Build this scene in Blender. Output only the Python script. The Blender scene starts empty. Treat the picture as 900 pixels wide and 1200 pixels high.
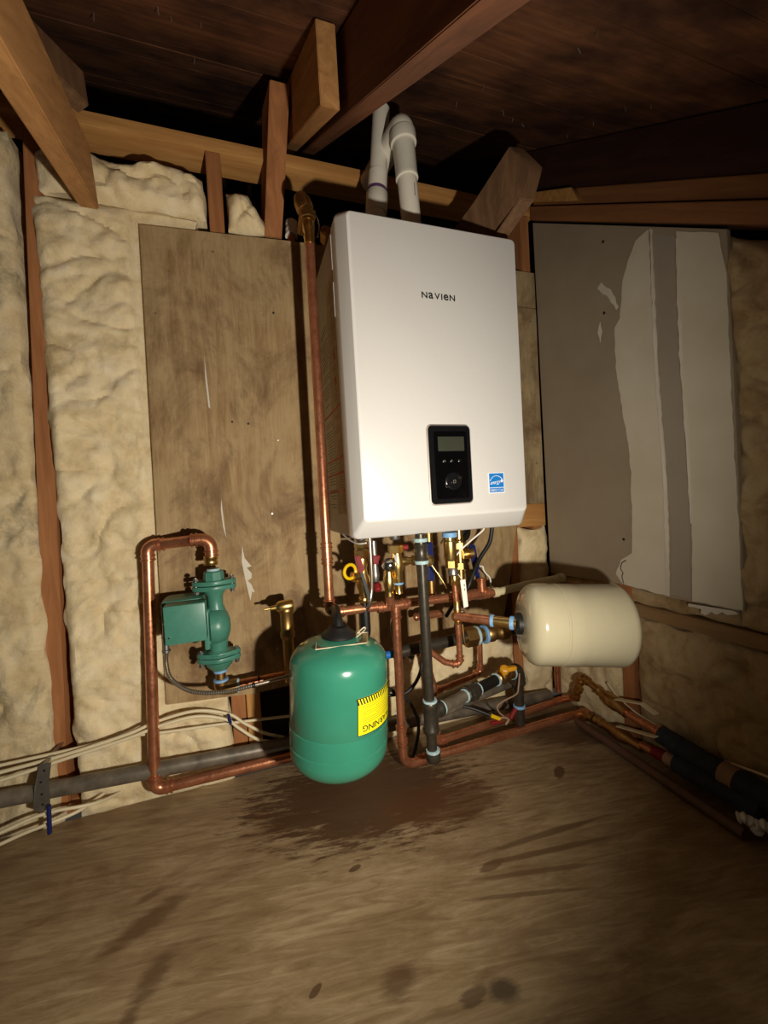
import bpy, bmesh, math, random
from mathutils import Vector, Matrix, noise
random.seed(7)
S = bpy.context.scene
C = S.collection
R = math.radians
V = Vector

# ------------------------------------------------------------------ camera, world, lamp, exposure
cd = bpy.data.cameras.new('camera'); cam = bpy.data.objects.new('camera', cd); C.objects.link(cam)
rt = V((0.94615069, -0.31865474, -0.05707913)); dn = V((-0.06361814, -0.01014197, -0.99792278)); fw = V((0.31741393, 0.94781659, -0.02986805))
m = Matrix((rt, -dn, -fw)).transposed().to_4x4()
cam.matrix_world = m
cd.sensor_fit = 'VERTICAL'; cd.sensor_height = 24.0; cd.lens = 24.0 * 469 / 1200; cd.clip_start = 0.01
S.camera = cam
w = bpy.data.worlds.new('world'); S.world = w; w.use_nodes = True
w.node_tree.nodes['Background'].inputs[0].default_value = (1.0, 0.88, 0.72, 1)
w.node_tree.nodes['Background'].inputs[1].default_value = 0.035
ld = bpy.data.lights.new('flashlight_beam', 'SPOT'); lo = bpy.data.objects.new('flashlight_beam', ld); C.objects.link(lo)
lo.location = (0.235, 0.0, -0.185)
aim = V((0.04, 1.0, 0.01))
lo.rotation_euler = (aim - lo.location).to_track_quat('-Z', 'Y').to_euler()
ld.energy = 51; ld.color = (1.0, 0.925, 0.80); ld.spot_size = R(140); ld.spot_blend = 0.8; ld.shadow_soft_size = 0.016
S.view_settings.view_transform = 'Standard'; S.view_settings.look = 'None'
S.view_settings.exposure = 0.0; S.view_settings.gamma = 1.0; S.view_settings.use_curve_mapping = False

# ------------------------------------------------------------------ materials
def lin(c):
    return tuple(((x / 255) / 12.92 if x / 255 <= 0.04045 else ((x / 255 + 0.055) / 1.055) ** 2.4) for x in c) + (1,)
def newmat(name):
    m = bpy.data.materials.new(name); m.use_nodes = True
    nt = m.node_tree; b = nt.nodes['Principled BSDF']
    return m, nt, b
def coords(nt, scale=(1, 1, 1), rot=(0, 0, 0), loc=(0, 0, 0)):
    tc = nt.nodes.new('ShaderNodeTexCoord')
    a = nt.nodes.new('ShaderNodeMapping'); a.inputs['Rotation'].default_value = rot
    b = nt.nodes.new('ShaderNodeMapping'); b.inputs['Scale'].default_value = scale; b.inputs['Location'].default_value = loc
    nt.links.new(tc.outputs['Object'], a.inputs[0]); nt.links.new(a.outputs[0], b.inputs[0])
    return b.outputs[0]
def nz(nt, vec, scale, detail=6, rough=0.6, dist=0.0):
    n = nt.nodes.new('ShaderNodeTexNoise'); n.inputs['Scale'].default_value = scale
    n.inputs['Detail'].default_value = detail; n.inputs['Roughness'].default_value = rough; n.inputs['Distortion'].default_value = dist
    nt.links.new(vec, n.inputs['Vector']); return n.outputs['Fac']
def ramp(nt, fac, stops):
    r = nt.nodes.new('ShaderNodeValToRGB'); e = r.color_ramp.elements
    while len(e) < len(stops): e.new(0.5)
    for i, (p, c) in enumerate(stops): e[i].position = p; e[i].color = c
    nt.links.new(fac, r.inputs[0]); return r.outputs[0]
def mix(nt, fac, a, b, mode='MIX'):
    x = nt.nodes.new('ShaderNodeMix'); x.data_type = 'RGBA'; x.blend_type = mode
    if isinstance(fac, (int, float)): x.inputs[0].default_value = fac
    else: nt.links.new(fac, x.inputs[0])
    for s, v in ((6, a), (7, b)):
        if isinstance(v, tuple): x.inputs[s].default_value = v
        else: nt.links.new(v, x.inputs[s])
    return x.outputs[2]
def bump(nt, b, h, strength=0.3, dist=0.002):
    n = nt.nodes.new('ShaderNodeBump'); n.inputs['Strength'].default_value = strength; n.inputs['Distance'].default_value = dist
    nt.links.new(h, n.inputs['Height']); nt.links.new(n.outputs[0], b.inputs['Normal'])
def plain(name, col, rough=0.5, metal=0.0, var=0.12, scale=30, bmp=0.0, spec=0.5, coat=0.0):
    m, nt, b = newmat(name); c = lin(col)
    v = coords(nt); f = nz(nt, v, scale, 4)
    d = tuple(x * (1 - var) for x in c[:3]) + (1,); l = tuple(min(1, x * (1 + var)) for x in c[:3]) + (1,)
    nt.links.new(ramp(nt, f, [(0.3, d), (0.7, l)]), b.inputs['Base Color'])
    b.inputs['Roughness'].default_value = rough; b.inputs['Metallic'].default_value = metal
    b.inputs['Specular IOR Level'].default_value = spec; b.inputs['Coat Weight'].default_value = coat
    if bmp: bump(nt, b, f, bmp, 0.001)
    return m
def wood(name, dark, light, axis='x', rough=0.75, stain=None, knots=False, fine=1.0):
    m, nt, b = newmat(name)
    sc = {'x': (1.2, 14, 14), 'y': (14, 1.2, 14), 'z': (14, 14, 1.2), 'slope': (14, 1.2, 14)}[axis]
    rot = (-R(34.2), 0, 0) if axis == 'slope' else (0, 0, 0)
    v = coords(nt, sc, rot)
    g = nz(nt, v, 3.2 * fine, 8, 0.65, 0.6)
    col = ramp(nt, g, [(0.25, lin(dark)), (0.5, lin(tuple((a + c) / 2 for a, c in zip(dark, light)))), (0.75, lin(light))])
    v2 = coords(nt, (1, 1, 1)); big = nz(nt, v2, 5, 5, 0.6)
    if stain: col = mix(nt, ramp(nt, big, [(0.42, (0, 0, 0, 1)), (0.66, (1, 1, 1, 1))]), col, lin(stain))
    nt.links.new(col, b.inputs['Base Color']); b.inputs['Roughness'].default_value = rough
    b.inputs['Specular IOR Level'].default_value = 0.25
    bump(nt, b, g, 0.35, 0.0015)
    return m
M = {}
M['stud'] = wood('stud_wood', (136, 86, 50), (182, 124, 78), 'z')
M['stud_fresh'] = wood('fresh_stud_wood', (170, 118, 62), (205, 156, 92), 'z')
M['plate'] = wood('top_plate_wood', (160, 108, 56), (205, 155, 92), 'x')
M['block'] = wood('dimmed_block_wood', (90, 64, 44), (132, 98, 68), 'z')  # colour darkened to carry the dimness of grazing light on the blocks
M['nailer'] = wood('dusty_nailer_wood', (128, 98, 64), (156, 124, 84), 'y')
M['rafter'] = wood('rafter_wood', (78, 46, 28), (128, 80, 50), 'slope')
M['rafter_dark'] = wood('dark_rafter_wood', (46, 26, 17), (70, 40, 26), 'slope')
M['tail'] = wood('rafter_tail_wood', (150, 104, 60), (195, 146, 92), 'slope')
M['side_plate'] = wood('sloped_plate_wood', (118, 76, 44), (150, 100, 60), 'slope')
M['sheath'] = wood('roof_board_wood', (84, 50, 31), (140, 92, 58), 'x', 0.8, (58, 33, 22))
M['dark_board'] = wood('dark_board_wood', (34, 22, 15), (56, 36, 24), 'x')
M['galv'] = plain('galvanised_steel', (150, 148, 142), 0.4, 0.9, 0.15, 60)
M['chrome'] = plain('chrome', (205, 203, 198), 0.18, 1.0, 0.03)
M['brass'] = plain('brass', (218, 182, 112), 0.3, 1.0, 0.15, 90)
M['brass_dull'] = plain('dull_brass', (176, 138, 84), 0.4, 1.0, 0.2, 60)
M['iron'] = plain('black_iron', (70, 64, 54), 0.38, 0.55, 0.25, 70, 0.2)
M['greypipe'] = plain('old_grey_pipe', (112, 102, 88), 0.42, 0.35, 0.4, 25, 0.3)
M['tape'] = plain('blue_thread_sealant', (120, 165, 205), 0.6, 0.0, 0.2, 200)
M['paste'] = plain('pale_thread_sealant', (165, 190, 192), 0.7, 0.0, 0.3, 200)
M['pvc'] = plain('white_pvc', (224, 218, 202), 0.28, 0, 0.03)
M['purple'] = plain('purple_primer', (88, 62, 98), 0.4, 0, 0.3, 120)
M['white'] = plain('white_powder_coat', (216, 213, 208), 0.42, 0, 0.015, 200)
M['casing'] = plain('casing_grey_white', (176, 166, 156), 0.45, 0.2, 0.05)
M['black'] = plain('black_plastic', (16, 16, 18), 0.25, 0, 0.1)
M['gloss'] = plain('gloss_black_panel', (8, 8, 9), 0.06, 0, 0.05, coat=0.5)
M['rubber'] = plain('black_rubber', (18, 16, 15), 0.5, 0, 0.1)
M['lcd'] = plain('lcd_screen', (58, 60, 50), 0.15, 0, 0.05)
M['green'] = plain('pump_green_paint', (66, 122, 104), 0.38, 0, 0.08, 60, 0.15)
M['tankgreen'] = plain('tank_green_paint', (50, 122, 98), 0.2, 0, 0.06, 14, coat=0.3)
M['cream'] = plain('cream_paint', (184, 174, 144), 0.16, 0, 0.03, 12, coat=0.3)
M['yellow'] = plain('yellow_sticker', (238, 222, 20), 0.45, 0, 0.03)
M['ink'] = plain('black_ink', (20, 20, 16), 0.6, 0, 0.05)
M['inkgrey'] = plain('grey_print', (120, 112, 98), 0.7, 0, 0.1)
M['inkyel'] = plain('olive_print', (150, 140, 20), 0.7, 0, 0.1)
M['redprint'] = plain('red_print', (178, 60, 42), 0.6, 0, 0.05)
M['label'] = plain('paper_label', (196, 186, 165), 0.6, 0, 0.05)
M['label2'] = plain('yellowed_label', (168, 148, 108), 0.6, 0, 0.08)
M['blue'] = plain('energy_blue', (20, 120, 200), 0.45, 0, 0.03)
M['paper'] = plain('white_print', (235, 238, 240), 0.5, 0, 0.02)
M['red'] = plain('red_plastic', (118, 8, 12), 0.65, 0, 0.08)
M['bluehandle'] = plain('blue_handle', (18, 30, 84), 0.35, 0, 0.1)
M['bluesleeve'] = plain('bright_blue_sleeve', (26, 104, 180), 0.4, 0, 0.05)
M['yelplast'] = plain('yellow_plastic', (225, 185, 20), 0.35, 0, 0.05)
M['orange'] = plain('amber_cap', (215, 150, 30), 0.45, 0, 0.08)
M['cable'] = plain('cream_cable', (215, 200, 165), 0.5, 0, 0.05)
M['whitecable'] = plain('white_wire', (235, 230, 218), 0.45, 0, 0.04)
M['steelflex'] = plain('flexible_steel', (175, 165, 150), 0.32, 0.9, 0.1)
M['cpvc'] = plain('ivory_cpvc', (200, 188, 150), 0.4, 0, 0.05)
M['foam'] = plain('dark_blue_grey_foam', (40, 44, 52), 0.85, 0, 0.3, 60, 0.4)
M['beige'] = plain('beige_sleeve', (150, 118, 92), 0.7, 0, 0.1)
M['strip'] = plain('brown_floor_pipe', (96, 66, 50), 0.55, 0, 0.2, 20)
M['nail'] = plain('nail_steel', (190, 180, 165), 0.35, 0.8, 0.2)
M['clear'] = plain('dull_clear_plastic', (90, 84, 66), 0.25, 0, 0.1)

def copper():
    m, nt, b = newmat('copper'); v = coords(nt)
    f = nz(nt, v, 22, 5); g = nz(nt, v, 140, 3)
    nt.links.new(ramp(nt, f, [(0.25, lin((160, 98, 68))), (0.5, lin((200, 132, 96))), (0.8, lin((220, 154, 114)))]), b.inputs['Base Color'])
    b.inputs['Metallic'].default_value = 0.8
    nt.links.new(ramp(nt, g, [(0.3, (0.24,) * 3 + (1,)), (0.8, (0.42,) * 3 + (1,))]), b.inputs['Roughness'])
    return m
M['copper'] = copper()

def fluff(name, a, b_, c, dirt=0):
    m, nt, b = newmat(name); v = coords(nt)
    n1 = nz(nt, v, 14, 9, 0.68, 0.5); n2 = nz(nt, v, 60, 7, 0.75)
    col = ramp(nt, n1, [(0.3, lin(a)), (0.5, lin(b_)), (0.72, lin(c))])
    if dirt:
        dm = nz(nt, coords(nt, (1, 1, 0.7), loc=(1.3, 0, 4.1)), 4.5, 8, 0.7, 0.5)
        col = mix(nt, ramp(nt, dm, [(0.52, (0, 0, 0, 1)), (0.68, (dirt, dirt, dirt, 1))]), col, lin((104, 98, 84)))
    nt.links.new(col, b.inputs['Base Color']); b.inputs['Roughness'].default_value = 0.95; b.inputs['Specular IOR Level'].default_value = 0.1
    b.inputs['Subsurface Weight'].default_value = 0.5; b.inputs['Subsurface Radius'].default_value = (0.012, 0.010, 0.007); b.inputs['Subsurface Scale'].default_value = 1.0
    bump(nt, b, n2, 0.7, 0.006)
    return m
M['fluff'] = fluff('glass_wool', (204, 180, 134), (229, 209, 168), (241, 226, 194))
M['fluff_dirty'] = fluff('soiled_glass_wool', (196, 172, 128), (216, 196, 156), (230, 214, 182), 0.9)
M['fluff_dim'] = fluff('dim_lit_glass_wool', (140, 112, 76), (180, 154, 114), (196, 174, 136))  # same wool as elsewhere; dim warm light put into the browner colour

def plymat(name, dark, mid, light):
    m, nt, b = newmat(name)
    v = coords(nt, (11, 11, 1.0)); g = nz(nt, v, 3.0, 9, 0.7, 0.8)
    v2 = coords(nt, (1, 1, 0.8)); bg = nz(nt, v2, 7, 7, 0.65, 0.3)
    v3 = coords(nt, (60, 60, 5)); fg = nz(nt, v3, 3, 6, 0.7)
    col = ramp(nt, g, [(0.28, lin(dark)), (0.5, lin(mid)), (0.74, lin(light))])
    col = mix(nt, ramp(nt, bg, [(0.42, (0, 0, 0, 1)), (0.60, (0.8, 0.8, 0.8, 1))]), col, lin((180, 154, 112)))
    bg2 = nz(nt, coords(nt, (1.4, 1, 1), loc=(3, 5, 1)), 5, 7, 0.7, 0.6)
    col = mix(nt, ramp(nt, bg2, [(0.48, (0, 0, 0, 1)), (0.66, (0.8, 0.8, 0.8, 1))]), col, lin((112, 84, 58)))
    col = mix(nt, 0.35, col, ramp(nt, fg, [(0.3, (0.35, 0.35, 0.35, 1)), (0.7, (1, 1, 1, 1))]), 'MULTIPLY')
    nt.links.new(col, b.inputs['Base Color']); b.inputs['Roughness'].default_value = 0.75; b.inputs['Specular IOR Level'].default_value = 0.2
    bump(nt, b, g, 0.25, 0.001)
    return m
M['ply'] = plymat('weathered_plywood', (128, 98, 66), (162, 132, 92), (186, 160, 120))
M['ply2'] = plymat('dusty_plywood', (118, 98, 70), (150, 132, 100), (176, 160, 128))

def floormat():
    m, nt, b = newmat('stained_plywood_floor')
    tc = nt.nodes.new('ShaderNodeTexCoord')
    base = coords(nt, (1.8, 13, 1), (0, 0, R(10)))
    g = nz(nt, base, 3.4, 10, 0.68, 1.4)
    col = ramp(nt, g, [(0.25, lin((118, 92, 64))), (0.48, lin((150, 126, 92))), (0.70, lin((178, 156, 122)))])
    bg = nz(nt, coords(nt, (1, 2.2, 1), (0, 0, R(10))), 3.2, 7, 0.65, 0.5)
    col = mix(nt, ramp(nt, bg, [(0.45, (0, 0, 0, 1)), (0.7, (0.75, 0.75, 0.75, 1))]), col, lin((106, 78, 52)))
    bg3 = nz(nt, coords(nt, (1.4, 3, 1), (0, 0, R(12)), (7, 3, 0)), 3.4, 7, 0.7, 0.5)
    col = mix(nt, ramp(nt, bg3, [(0.52, (0, 0, 0, 1)), (0.72, (0.5, 0.5, 0.5, 1))]), col, lin((192, 168, 130)))
    # stains with a shape of their own: distance to a spot, broken up by noise
    wob = nz(nt, coords(nt, (7, 40, 1), (0, 0, R(8))), 2.0, 7, 0.72)
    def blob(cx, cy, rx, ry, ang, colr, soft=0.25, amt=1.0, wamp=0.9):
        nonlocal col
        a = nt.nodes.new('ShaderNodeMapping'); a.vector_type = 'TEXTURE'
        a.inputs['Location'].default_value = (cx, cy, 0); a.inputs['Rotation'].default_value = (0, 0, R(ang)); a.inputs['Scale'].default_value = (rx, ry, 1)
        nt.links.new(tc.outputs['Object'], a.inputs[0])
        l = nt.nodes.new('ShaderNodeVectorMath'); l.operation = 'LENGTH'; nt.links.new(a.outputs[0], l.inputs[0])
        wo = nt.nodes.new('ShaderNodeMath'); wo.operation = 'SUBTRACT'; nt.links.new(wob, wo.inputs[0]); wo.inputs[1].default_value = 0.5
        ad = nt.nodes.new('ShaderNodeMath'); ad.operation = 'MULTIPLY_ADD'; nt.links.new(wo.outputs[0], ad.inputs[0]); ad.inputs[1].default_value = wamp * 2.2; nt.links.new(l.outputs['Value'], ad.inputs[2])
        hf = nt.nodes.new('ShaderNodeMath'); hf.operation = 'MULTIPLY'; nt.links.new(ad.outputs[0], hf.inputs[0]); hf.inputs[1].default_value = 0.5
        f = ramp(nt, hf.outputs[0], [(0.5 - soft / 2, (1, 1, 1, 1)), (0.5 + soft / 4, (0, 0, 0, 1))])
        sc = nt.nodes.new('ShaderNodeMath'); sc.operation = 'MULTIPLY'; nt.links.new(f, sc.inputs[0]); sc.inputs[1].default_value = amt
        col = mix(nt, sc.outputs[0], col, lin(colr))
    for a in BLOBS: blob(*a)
    nt.links.new(col, b.inputs['Base Color'])
    nt.links.new(ramp(nt, bg, [(0.4, (0.62,) * 3 + (1,)), (0.7, (0.42,) * 3 + (1,))]), b.inputs['Roughness'])
    b.inputs['Specular IOR Level'].default_value = 0.35
    bump(nt, b, g, 0.25, 0.0012)
    return m
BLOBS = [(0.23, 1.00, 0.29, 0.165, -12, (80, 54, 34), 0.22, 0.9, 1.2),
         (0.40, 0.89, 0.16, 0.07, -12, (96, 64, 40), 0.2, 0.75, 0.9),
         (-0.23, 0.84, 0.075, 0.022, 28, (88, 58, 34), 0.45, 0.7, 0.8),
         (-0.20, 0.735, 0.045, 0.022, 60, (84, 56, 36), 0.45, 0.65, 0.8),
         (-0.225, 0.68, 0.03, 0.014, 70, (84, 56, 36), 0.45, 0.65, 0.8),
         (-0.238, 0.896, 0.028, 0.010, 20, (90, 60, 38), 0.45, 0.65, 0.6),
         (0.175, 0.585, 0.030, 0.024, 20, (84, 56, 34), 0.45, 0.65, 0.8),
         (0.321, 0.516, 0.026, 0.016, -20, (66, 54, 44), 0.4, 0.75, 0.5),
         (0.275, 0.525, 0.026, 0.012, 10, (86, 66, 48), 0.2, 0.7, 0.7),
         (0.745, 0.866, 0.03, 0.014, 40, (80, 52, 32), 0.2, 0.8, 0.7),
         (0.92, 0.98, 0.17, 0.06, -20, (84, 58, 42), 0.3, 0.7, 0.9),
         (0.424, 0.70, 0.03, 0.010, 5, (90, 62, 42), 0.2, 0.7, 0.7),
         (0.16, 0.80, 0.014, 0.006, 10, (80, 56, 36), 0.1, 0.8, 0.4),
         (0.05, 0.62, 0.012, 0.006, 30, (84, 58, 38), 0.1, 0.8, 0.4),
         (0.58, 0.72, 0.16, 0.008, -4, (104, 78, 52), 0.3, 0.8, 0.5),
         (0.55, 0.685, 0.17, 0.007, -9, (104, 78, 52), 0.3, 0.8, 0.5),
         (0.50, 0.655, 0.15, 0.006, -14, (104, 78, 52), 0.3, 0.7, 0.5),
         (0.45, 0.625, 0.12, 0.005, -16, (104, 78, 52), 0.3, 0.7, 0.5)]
M['floor'] = floormat()

def drywall(name, col, mottle):
    m, nt, b = newmat(name); v = coords(nt)
    f = nz(nt, v, 4, 5, 0.6); g = nz(nt, v, 160, 4)
    nt.links.new(ramp(nt, f, [(0.35, lin(col)), (0.7, lin(mottle))]), b.inputs['Base Color'])
    b.inputs['Roughness'].default_value = 0.85; b.inputs['Specular IOR Level'].default_value = 0.2
    bump(nt, b, g, 0.15, 0.0006)
    return m
M['drypaper'] = drywall('grey_drywall_paper', (146, 130, 108), (156, 142, 120))
M['compound'] = drywall('joint_compound', (196, 184, 160), (210, 200, 180))
M['stripgrey'] = drywall('inner_paper', (150, 138, 122), (160, 148, 130))
M['plaster'] = drywall('bare_gypsum', (214, 206, 190), (196, 186, 166))

# ------------------------------------------------------------------ mesh helpers
def frame(d):
    d = V(d).normalized(); u = V((0, 0, 1)) if abs(d.z) < 0.9 else V((1, 0, 0))
    a = d.cross(u).normalized(); return d, a, a.cross(d).normalized()
def fillet(pts, rad, n=6):
    pts = [V(p) for p in pts]; out = [pts[0]]
    for i in range(1, len(pts) - 1):
        p0, p, p1 = pts[i - 1], pts[i], pts[i + 1]
        a = (p0 - p).normalized(); b = (p1 - p).normalized(); ang = a.angle(b)
        if ang > 3.1: out.append(p); continue
        L = min(rad / math.tan(ang / 2), (p0 - p).length * 0.49, (p1 - p).length * 0.49); r = L * math.tan(ang / 2)
        c = p + (a + b).normalized() * (r / math.sin(ang / 2)); s = p + a * L - c; e = p + b * L - c; t = s.angle(e)
        for k in range(n + 1):
            q = k / n; out.append(c + (s * math.sin((1 - q) * t) + e * math.sin(q * t)) / math.sin(t))
    out.append(pts[-1]); return out
def spline(pts, n=8):
    pts = [V(p) for p in pts]; P = [pts[0] * 2 - pts[1]] + pts + [pts[-1] * 2 - pts[-2]]; out = []
    for i in range(1, len(P) - 2):
        for k in range(n):
            t = k / n; a, b, c, d = P[i - 1:i + 3]
            out.append(0.5 * ((2 * b) + (c - a) * t + (2 * a - 5 * b + 4 * c - d) * t * t + (3 * b - a - 3 * c + d) * t ** 3))
    out.append(pts[-1]); return out
def tube(bm, pts, r, seg=16, caps=True, rf=None, flat=1.0):
    pts = [V(p) for p in pts]; rings = []; d, a, b = frame(pts[1] - pts[0])
    for i, p in enumerate(pts):
        if i == 0: t = (pts[1] - p)
        elif i == len(pts) - 1: t = (p - pts[i - 1])
        else: t = (pts[i + 1] - p).normalized() + (p - pts[i - 1]).normalized()
        t.normalize()
        a = (a - t * a.dot(t)).normalized(); b = t.cross(a)
        rr = rf(i) if rf else r
        rings.append([bm.verts.new(p + a * (rr * math.cos(2 * math.pi * k / seg)) + b * (rr * flat * math.sin(2 * math.pi * k / seg))) for k in range(seg)])
    for i in range(len(rings) - 1):
        for k in range(seg):
            bm.faces.new((rings[i][k], rings[i][(k + 1) % seg], rings[i + 1][(k + 1) % seg], rings[i + 1][k]))
    if caps: bm.faces.new(rings[0][::-1]); bm.faces.new(rings[-1])
    return bm
def lathe(bm, prof, base, axis, seg=32, phase=0.0):
    d, a, b = frame(axis); base = V(base); rings = []
    for r, h in prof:
        if r < 1e-6: rings.append([bm.verts.new(base + d * h)])
        else: rings.append([bm.verts.new(base + d * h + a * (r * math.cos(phase + 2 * math.pi * k / seg)) + b * (r * math.sin(phase + 2 * math.pi * k / seg))) for k in range(seg)])
    for i in range(len(rings) - 1):
        A, B = rings[i], rings[i + 1]
        if len(A) == 1 and len(B) == 1: continue
        for k in range(seg):
            if len(A) == 1: bm.faces.new((A[0], B[(k + 1) % seg], B[k]))
            elif len(B) == 1: bm.faces.new((A[k], A[(k + 1) % seg], B[0]))
            else: bm.faces.new((A[k], A[(k + 1) % seg], B[(k + 1) % seg], B[k]))
    if len(rings[0]) > 1: bm.faces.new(rings[0][::-1])
    if len(rings[-1]) > 1: bm.faces.new(rings[-1])
    return bm
def cyl(bm, p0, p1, r, seg=20, ch=0.0):
    p0, p1 = V(p0), V(p1); L = (p1 - p0).length
    pr = [(r, 0), (r, L)] if not ch else [(r - ch, 0), (r, ch), (r, L - ch), (r - ch, L)]
    return lathe(bm, pr, p0, p1 - p0, seg)
def hexn(bm, p0, p1, r, ch=0.001): 
    return cyl(bm, p0, p1, r, 6, ch)
def box(bm, lo_, hi_, bev=0.0, mat=None):
    b = bmesh.new(); bmesh.ops.create_cube(b, size=1)
    for v in b.verts: v.co = V([lo_[i] + (v.co[i] + 0.5) * (hi_[i] - lo_[i]) for i in range(3)])
    if bev: bmesh.ops.bevel(b, geom=b.edges[:], offset=bev, segments=2, affect='EDGES', profile=0.6)
    return merge(bm, b, mat)
def merge(bm, b, mat=None):
    if mat is not None: bmesh.ops.transform(b, matrix=mat, verts=b.verts)
    me = bpy.data.meshes.new('tmp'); b.to_mesh(me); b.free(); bm.from_mesh(me); bpy.data.meshes.remove(me); return bm
def hull8(bm, a, b, bev=0.0):
    """prism between two matching loops of points"""
    t = bmesh.new(); A = [t.verts.new(V(p)) for p in a]; B = [t.verts.new(V(p)) for p in b]; n = len(A)
    t.faces.new(A[::-1]); t.faces.new(B)
    for i in range(n): t.faces.new((A[i], A[(i + 1) % n], B[(i + 1) % n], B[i]))
    bmesh.ops.recalc_face_normals(t, faces=t.faces)
    if bev: bmesh.ops.bevel(t, geom=t.edges[:], offset=bev, segments=2, affect='EDGES')
    return merge(bm, t)
def beam(bm, p0, p1, side, w, h, bev=0.002):
    """board from p0 to p1 (centre line); side = width direction"""
    p0, p1 = V(p0), V(p1); d = (p1 - p0).normalized(); s = V(side); s = (s - d * s.dot(d)).normalized(); u = d.cross(s)
    q = [(-1, -1), (1, -1), (1, 1), (-1, 1)]
    return hull8(bm, [p0 + s * (x * w / 2) + u * (y * h / 2) for x, y in q], [p1 + s * (x * w / 2) + u * (y * h / 2) for x, y in q], bev)
def prism(bm, pts, off, bev=0.0): return hull8(bm, pts, [V(p) + V(off) for p in pts], bev)

def obj(name, bm, mat, parent=None, smooth=True, label=None, origin=None):
    if origin is None:
        if parent is not None: origin = V(parent['o'])
        else:
            xs = [v.co for v in bm.verts]
            origin = V(((min(p.x for p in xs) + max(p.x for p in xs)) / 2, (min(p.y for p in xs) + max(p.y for p in xs)) / 2, min(p.z for p in xs)))
    bmesh.ops.translate(bm, vec=-origin, verts=bm.verts)
    me = bpy.data.meshes.new(name); bm.to_mesh(me); bm.free()
    if smooth:
        for p in me.polygons: p.use_smooth = True
        me.set_sharp_from_angle(angle=R(38))
    me.materials.append(M[mat] if isinstance(mat, str) else mat)
    o = bpy.data.objects.new(name, me); C.objects.link(o)
    if parent is not None: o.parent = parent; o['o'] = list(origin)
    else: o.location = origin; o['o'] = list(origin)
    if label: o['label'] = label
    return o
def tag(o, label, cat, group=None):
    o['label'] = label; o['category'] = cat
    if group: o['group'] = group
    return o
def thing(name, loc, label, cat, group=None):
    o = bpy.data.objects.new(name, None); C.objects.link(o); o.empty_display_size = 0.05
    o.location = loc; o['o'] = list(loc); return tag(o, label, cat, group)
def setting(name, loc):
    o = bpy.data.objects.new(name, None); C.objects.link(o); o.empty_display_size = 0.05
    o.location = loc; o['o'] = list(loc); o['kind'] = 'structure'; return o
B = bmesh.new

def glyphs(text, height, stretch=1.0, even=False, gap=0.12, bold=0.0):
    """list of flat triangulated glyph meshes laid out in x; height is the capital height"""
    verts, faces, x = [], [], 0.0
    for ch in text:
        if ch == ' ': x += height * 0.4; continue
        cu = bpy.data.curves.new('glyph', 'FONT'); cu.body = ch; cu.size = 1.0; cu.resolution_u = 3; cu.offset = bold
        o = bpy.data.objects.new('glyph', cu); me = bpy.data.meshes.new_from_object(o)
        vs = [v.co.copy() for v in me.vertices]
        if vs:
            x0 = min(v.x for v in vs); x1 = max(v.x for v in vs); y0 = min(v.y for v in vs); y1 = max(v.y for v in vs)
            k = height / (y1 - y0) if even else height / 0.69; yb = y0 if even else 0
            kx = height / 0.69 * stretch * (0.69 / 0.52 if (even and ch in 'ae') else 1)
            n = len(verts)
            verts += [(x + (v.x - x0) * kx, (v.y - yb) * k) for v in vs]
            faces += [[n + i for i in p.vertices] for p in me.polygons]
            x += (x1 - x0) * kx + height * gap
        bpy.data.objects.remove(o); bpy.data.curves.remove(cu); bpy.data.meshes.remove(me)
    return verts, faces, x - height * gap
def text_bm(text, height, fn, **kw):
    v, f, wd = glyphs(text, height, **kw); bm = B()
    vs = [bm.verts.new(fn(a / wd if wd else 0, a, b, wd)) for a, b in v]
    for q in f:
        try: bm.faces.new([vs[i] for i in q])
        except ValueError: pass
    return bm

# ------------------------------------------------------------------ roof, walls, floor
SL = 0.68
def roofz(z0, y): return z0 + SL * (y - 1.2)
sd = V((0, 1, SL)).normalized(); sn = V((0, -SL, 1)).normalized()
ceiling = setting('ceiling', (0, 1.2, 1.22))
pw = 0.139; y = -0.42; i = 0
while y < 2.05:
    p0 = V((0, y, roofz(1.22, y))); x0, x1 = -1.1, 1.5
    jit = random.uniform(-0.0007, 0.0007)
    a = [V((x0, 0, 0)) + p0 + sn * jit, V((x1, 0, 0)) + p0 + sn * jit, V((x1, 0, 0)) + p0 + sd * (pw - 0.0012) + sn * jit, V((x0, 0, 0)) + p0 + sd * (pw - 0.0012) + sn * jit]
    bm = B(); hull8(bm, a, [q + sn * 0.019 for q in a], 0.0006)
    obj('roof_board', bm, 'sheath', ceiling)
    y += pw * sd.y; i += 1
bm = B(); a = [V((-1.1, -0.45, roofz(1.245, -0.45))), V((1.5, -0.45, roofz(1.245, -0.45))), V((1.5, 2.15, roofz(1.245, 2.15))), V((-1.1, 2.15, roofz(1.245, 2.15)))]
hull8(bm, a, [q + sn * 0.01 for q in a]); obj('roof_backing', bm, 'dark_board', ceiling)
def rafter(name, x0, x1, y0, y1, mat, parent, plumb=False, zb=1.05, zt=1.214, label=None):
    bm = B(); q = []
    for xx in (x0, x1):
        lo0 = V((xx, y0, roofz(zb, y0))); lo1 = V((xx, y1, roofz(zb, y1)))
        q.append([lo0, lo1, V((xx, y1, roofz(zt, y1))), V((xx, y0, roofz(zt, y0)))])
    hull8(bm, q[0], q[1], 0.0015)
    return obj(name, bm, mat, parent, label=label)
rafter('rafter', 0.231, 0.269, -0.4, 2.05, 'rafter', ceiling)
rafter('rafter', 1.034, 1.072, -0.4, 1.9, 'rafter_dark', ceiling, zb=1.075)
rafter('rafter', -0.86, -0.822, -0.4, 2.05, 'rafter_dark', ceiling)
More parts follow.
